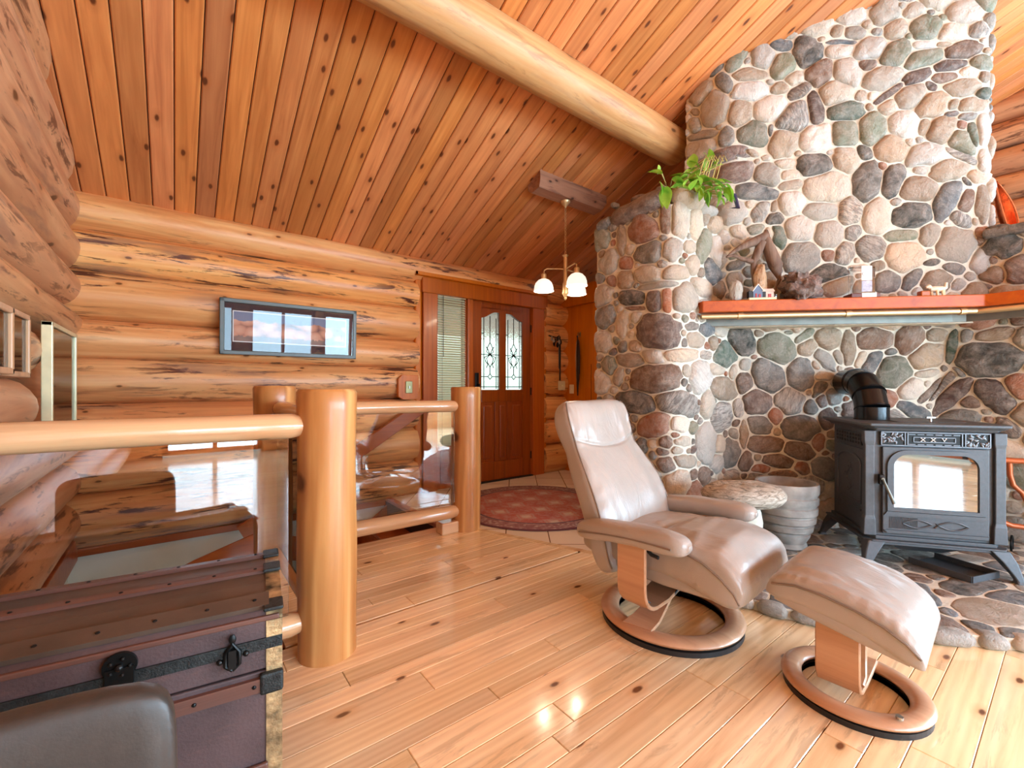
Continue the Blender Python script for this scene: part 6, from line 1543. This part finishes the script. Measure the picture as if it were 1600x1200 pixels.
for s in (-1, 1):
    m1 = MB(); m1.bx(s*hw-0.034 if s > 0 else s*hw-0.002, s*hw+0.002 if s > 0 else s*hw+0.034, -hd-0.003, -hd, 0.02, 0.484); m1.build('corner_strip', rust, tk)
    m1 = MB(); x0, x1 = (hw-0.034, hw+0.002) if s > 0 else (-hw-0.002, -hw+0.034)
    m1.rings([[(x, y, z+0.003) for y, z in pr[1:-1]] + [(x, hd, 0.49), (x, -hd, 0.48)] for x in (x0, x1)]); m1.build('lid_strip', rust, tk)
    for (y, z) in ((-hd+0.02, 0.514), (0.02, 0.537), (hd-0.035, 0.527)):
        m1 = MB(); m1.box((s*(hw-0.018), y, z), (0.045, 0.062, 0.010)); m1.build('corner_clamp', irn, tk, bevel=0.004)
    m1 = MB(); m1.box((s*(hw-0.022), -hd-0.008, 0.333), (0.052, 0.018, 0.052)); m1.build('corner_clamp', irn, tk, bevel=0.006)
# centre lock plate and side latch
lkx = hw-0.312
m1 = MB(); m1.cyl((lkx, -hd-0.004, 0.462), (lkx, -hd-0.012, 0.462), 0.030, seg=28); m1.box((lkx, -hd-0.010, 0.41), (0.048, 0.010, 0.10))
for a in range(5): m1.ball((lkx+0.018*cos(a*1.25), -hd-0.014, 0.462+0.018*sin(a*1.25)), 0.004, 8, 5)
m1.ball((lkx, -hd-0.015, 0.462), 0.008, 10, 6); m1.ball((lkx-0.045, -hd-0.008, 0.375), 0.008, 8, 6); m1.ball((lkx+0.045, -hd-0.008, 0.382), 0.008, 8, 6)
m1.build('lock_plate', M['black_iron'], tk, smooth=True, ang=30)
def latch(x):
    m1 = MB(); m1.tube([(x, -hd-0.010, 0.388), (x-0.014, -hd-0.010, 0.40), (x-0.014, -hd-0.010, 0.43), (x, -hd-0.010, 0.452), (x+0.014, -hd-0.010, 0.43), (x+0.014, -hd-0.010, 0.40), (x, -hd-0.010, 0.388)], 0.005, 8)
    m1.box((x, -hd-0.012, 0.416), (0.016, 0.012, 0.044)); m1.ball((x, -hd-0.010, 0.462), (0.008, 0.004, 0.012), 10, 6); m1.ball((x-0.026, -hd-0.006, 0.412), 0.007, 8, 6); m1.ball((x+0.028, -hd-0.006, 0.418), 0.007, 8, 6)
    m1.build('latch', M['black_iron'], tk, smooth=True, ang=30)
latch(hw-0.105); latch(-hw+0.105)

# ------------------------------------------------------------------ dark office chair, bottom left
dc = thing('office_chair', 'dark brown leather chair back at the bottom left, in front of the trunk', 'chair', (-0.215, 0.62, 0), 0)
m1 = MB(); secs = []
for x, w, z in [(-0.225, 0.02, 0.40), (-0.220, 0.035, 0.415), (-0.20, 0.040, 0.42), (-0.1, 0.042, 0.425), (0.0, 0.042, 0.428), (0.1, 0.042, 0.425), (0.185, 0.040, 0.42), (0.208, 0.034, 0.415), (0.220, 0.02, 0.40)]:
    hh = 0.222 if abs(x) < 0.19 else (0.216 if abs(x) < 0.205 else (0.205 if abs(x) < 0.215 else 0.185))
    secs.append(((x, 0.225-0.5*x*x, z), (0, w*0.8, 0), (0, 0, hh)))
pillow_loft(m1, secs, 36, 0.4); m1.build('backrest', M['chairback'], dc, smooth=True, ang=80, subd=1)
m1 = MB(); secs = [((x, -0.03, 0.40), (0, 0.23, 0), (0, 0, t)) for x, t in ((-0.23, 0.02), (-0.215, 0.045), (0.0, 0.05), (0.215, 0.045), (0.23, 0.02))]
pillow_loft(m1, secs, 32, 0.4); m1.v = [(x, y, z-0.14) for x, y, z in m1.v]; m1.build('seat', M['chairback'], dc, smooth=True, ang=80)
m1 = MB(); m1.ribbon([(0, 0.22, 0.35), (0, 0.23, 0.22), (0, 0.15, 0.19), (0, 0, 0.20)], (1, 0, 0), 0.06, 0.012); m1.build('back_bracket', M['black'], dc)
m1 = MB(); m1.cyl((0, 0, 0.08), (0, 0, 0.21), 0.025, seg=16); m1.build('column', M['black'], dc, smooth=True, ang=40)
for i in range(5):
    a = 2*pi*i/5+0.3; m1 = MB(); m1.tube([(0, 0, 0.09), (0.22*cos(a), 0.22*sin(a), 0.06)], [0.022, 0.014], 8); l_ = m1.build('leg', M['black'], dc, smooth=True)
    m1 = MB(); m1.cyl((0.22*cos(a)-0.012*sin(a), 0.22*sin(a)+0.012*cos(a), 0.026), (0.22*cos(a)+0.012*sin(a), 0.22*sin(a)-0.012*cos(a), 0.026), 0.025, seg=16); m1.build('caster', M['black'], l_, smooth=True, ang=40)
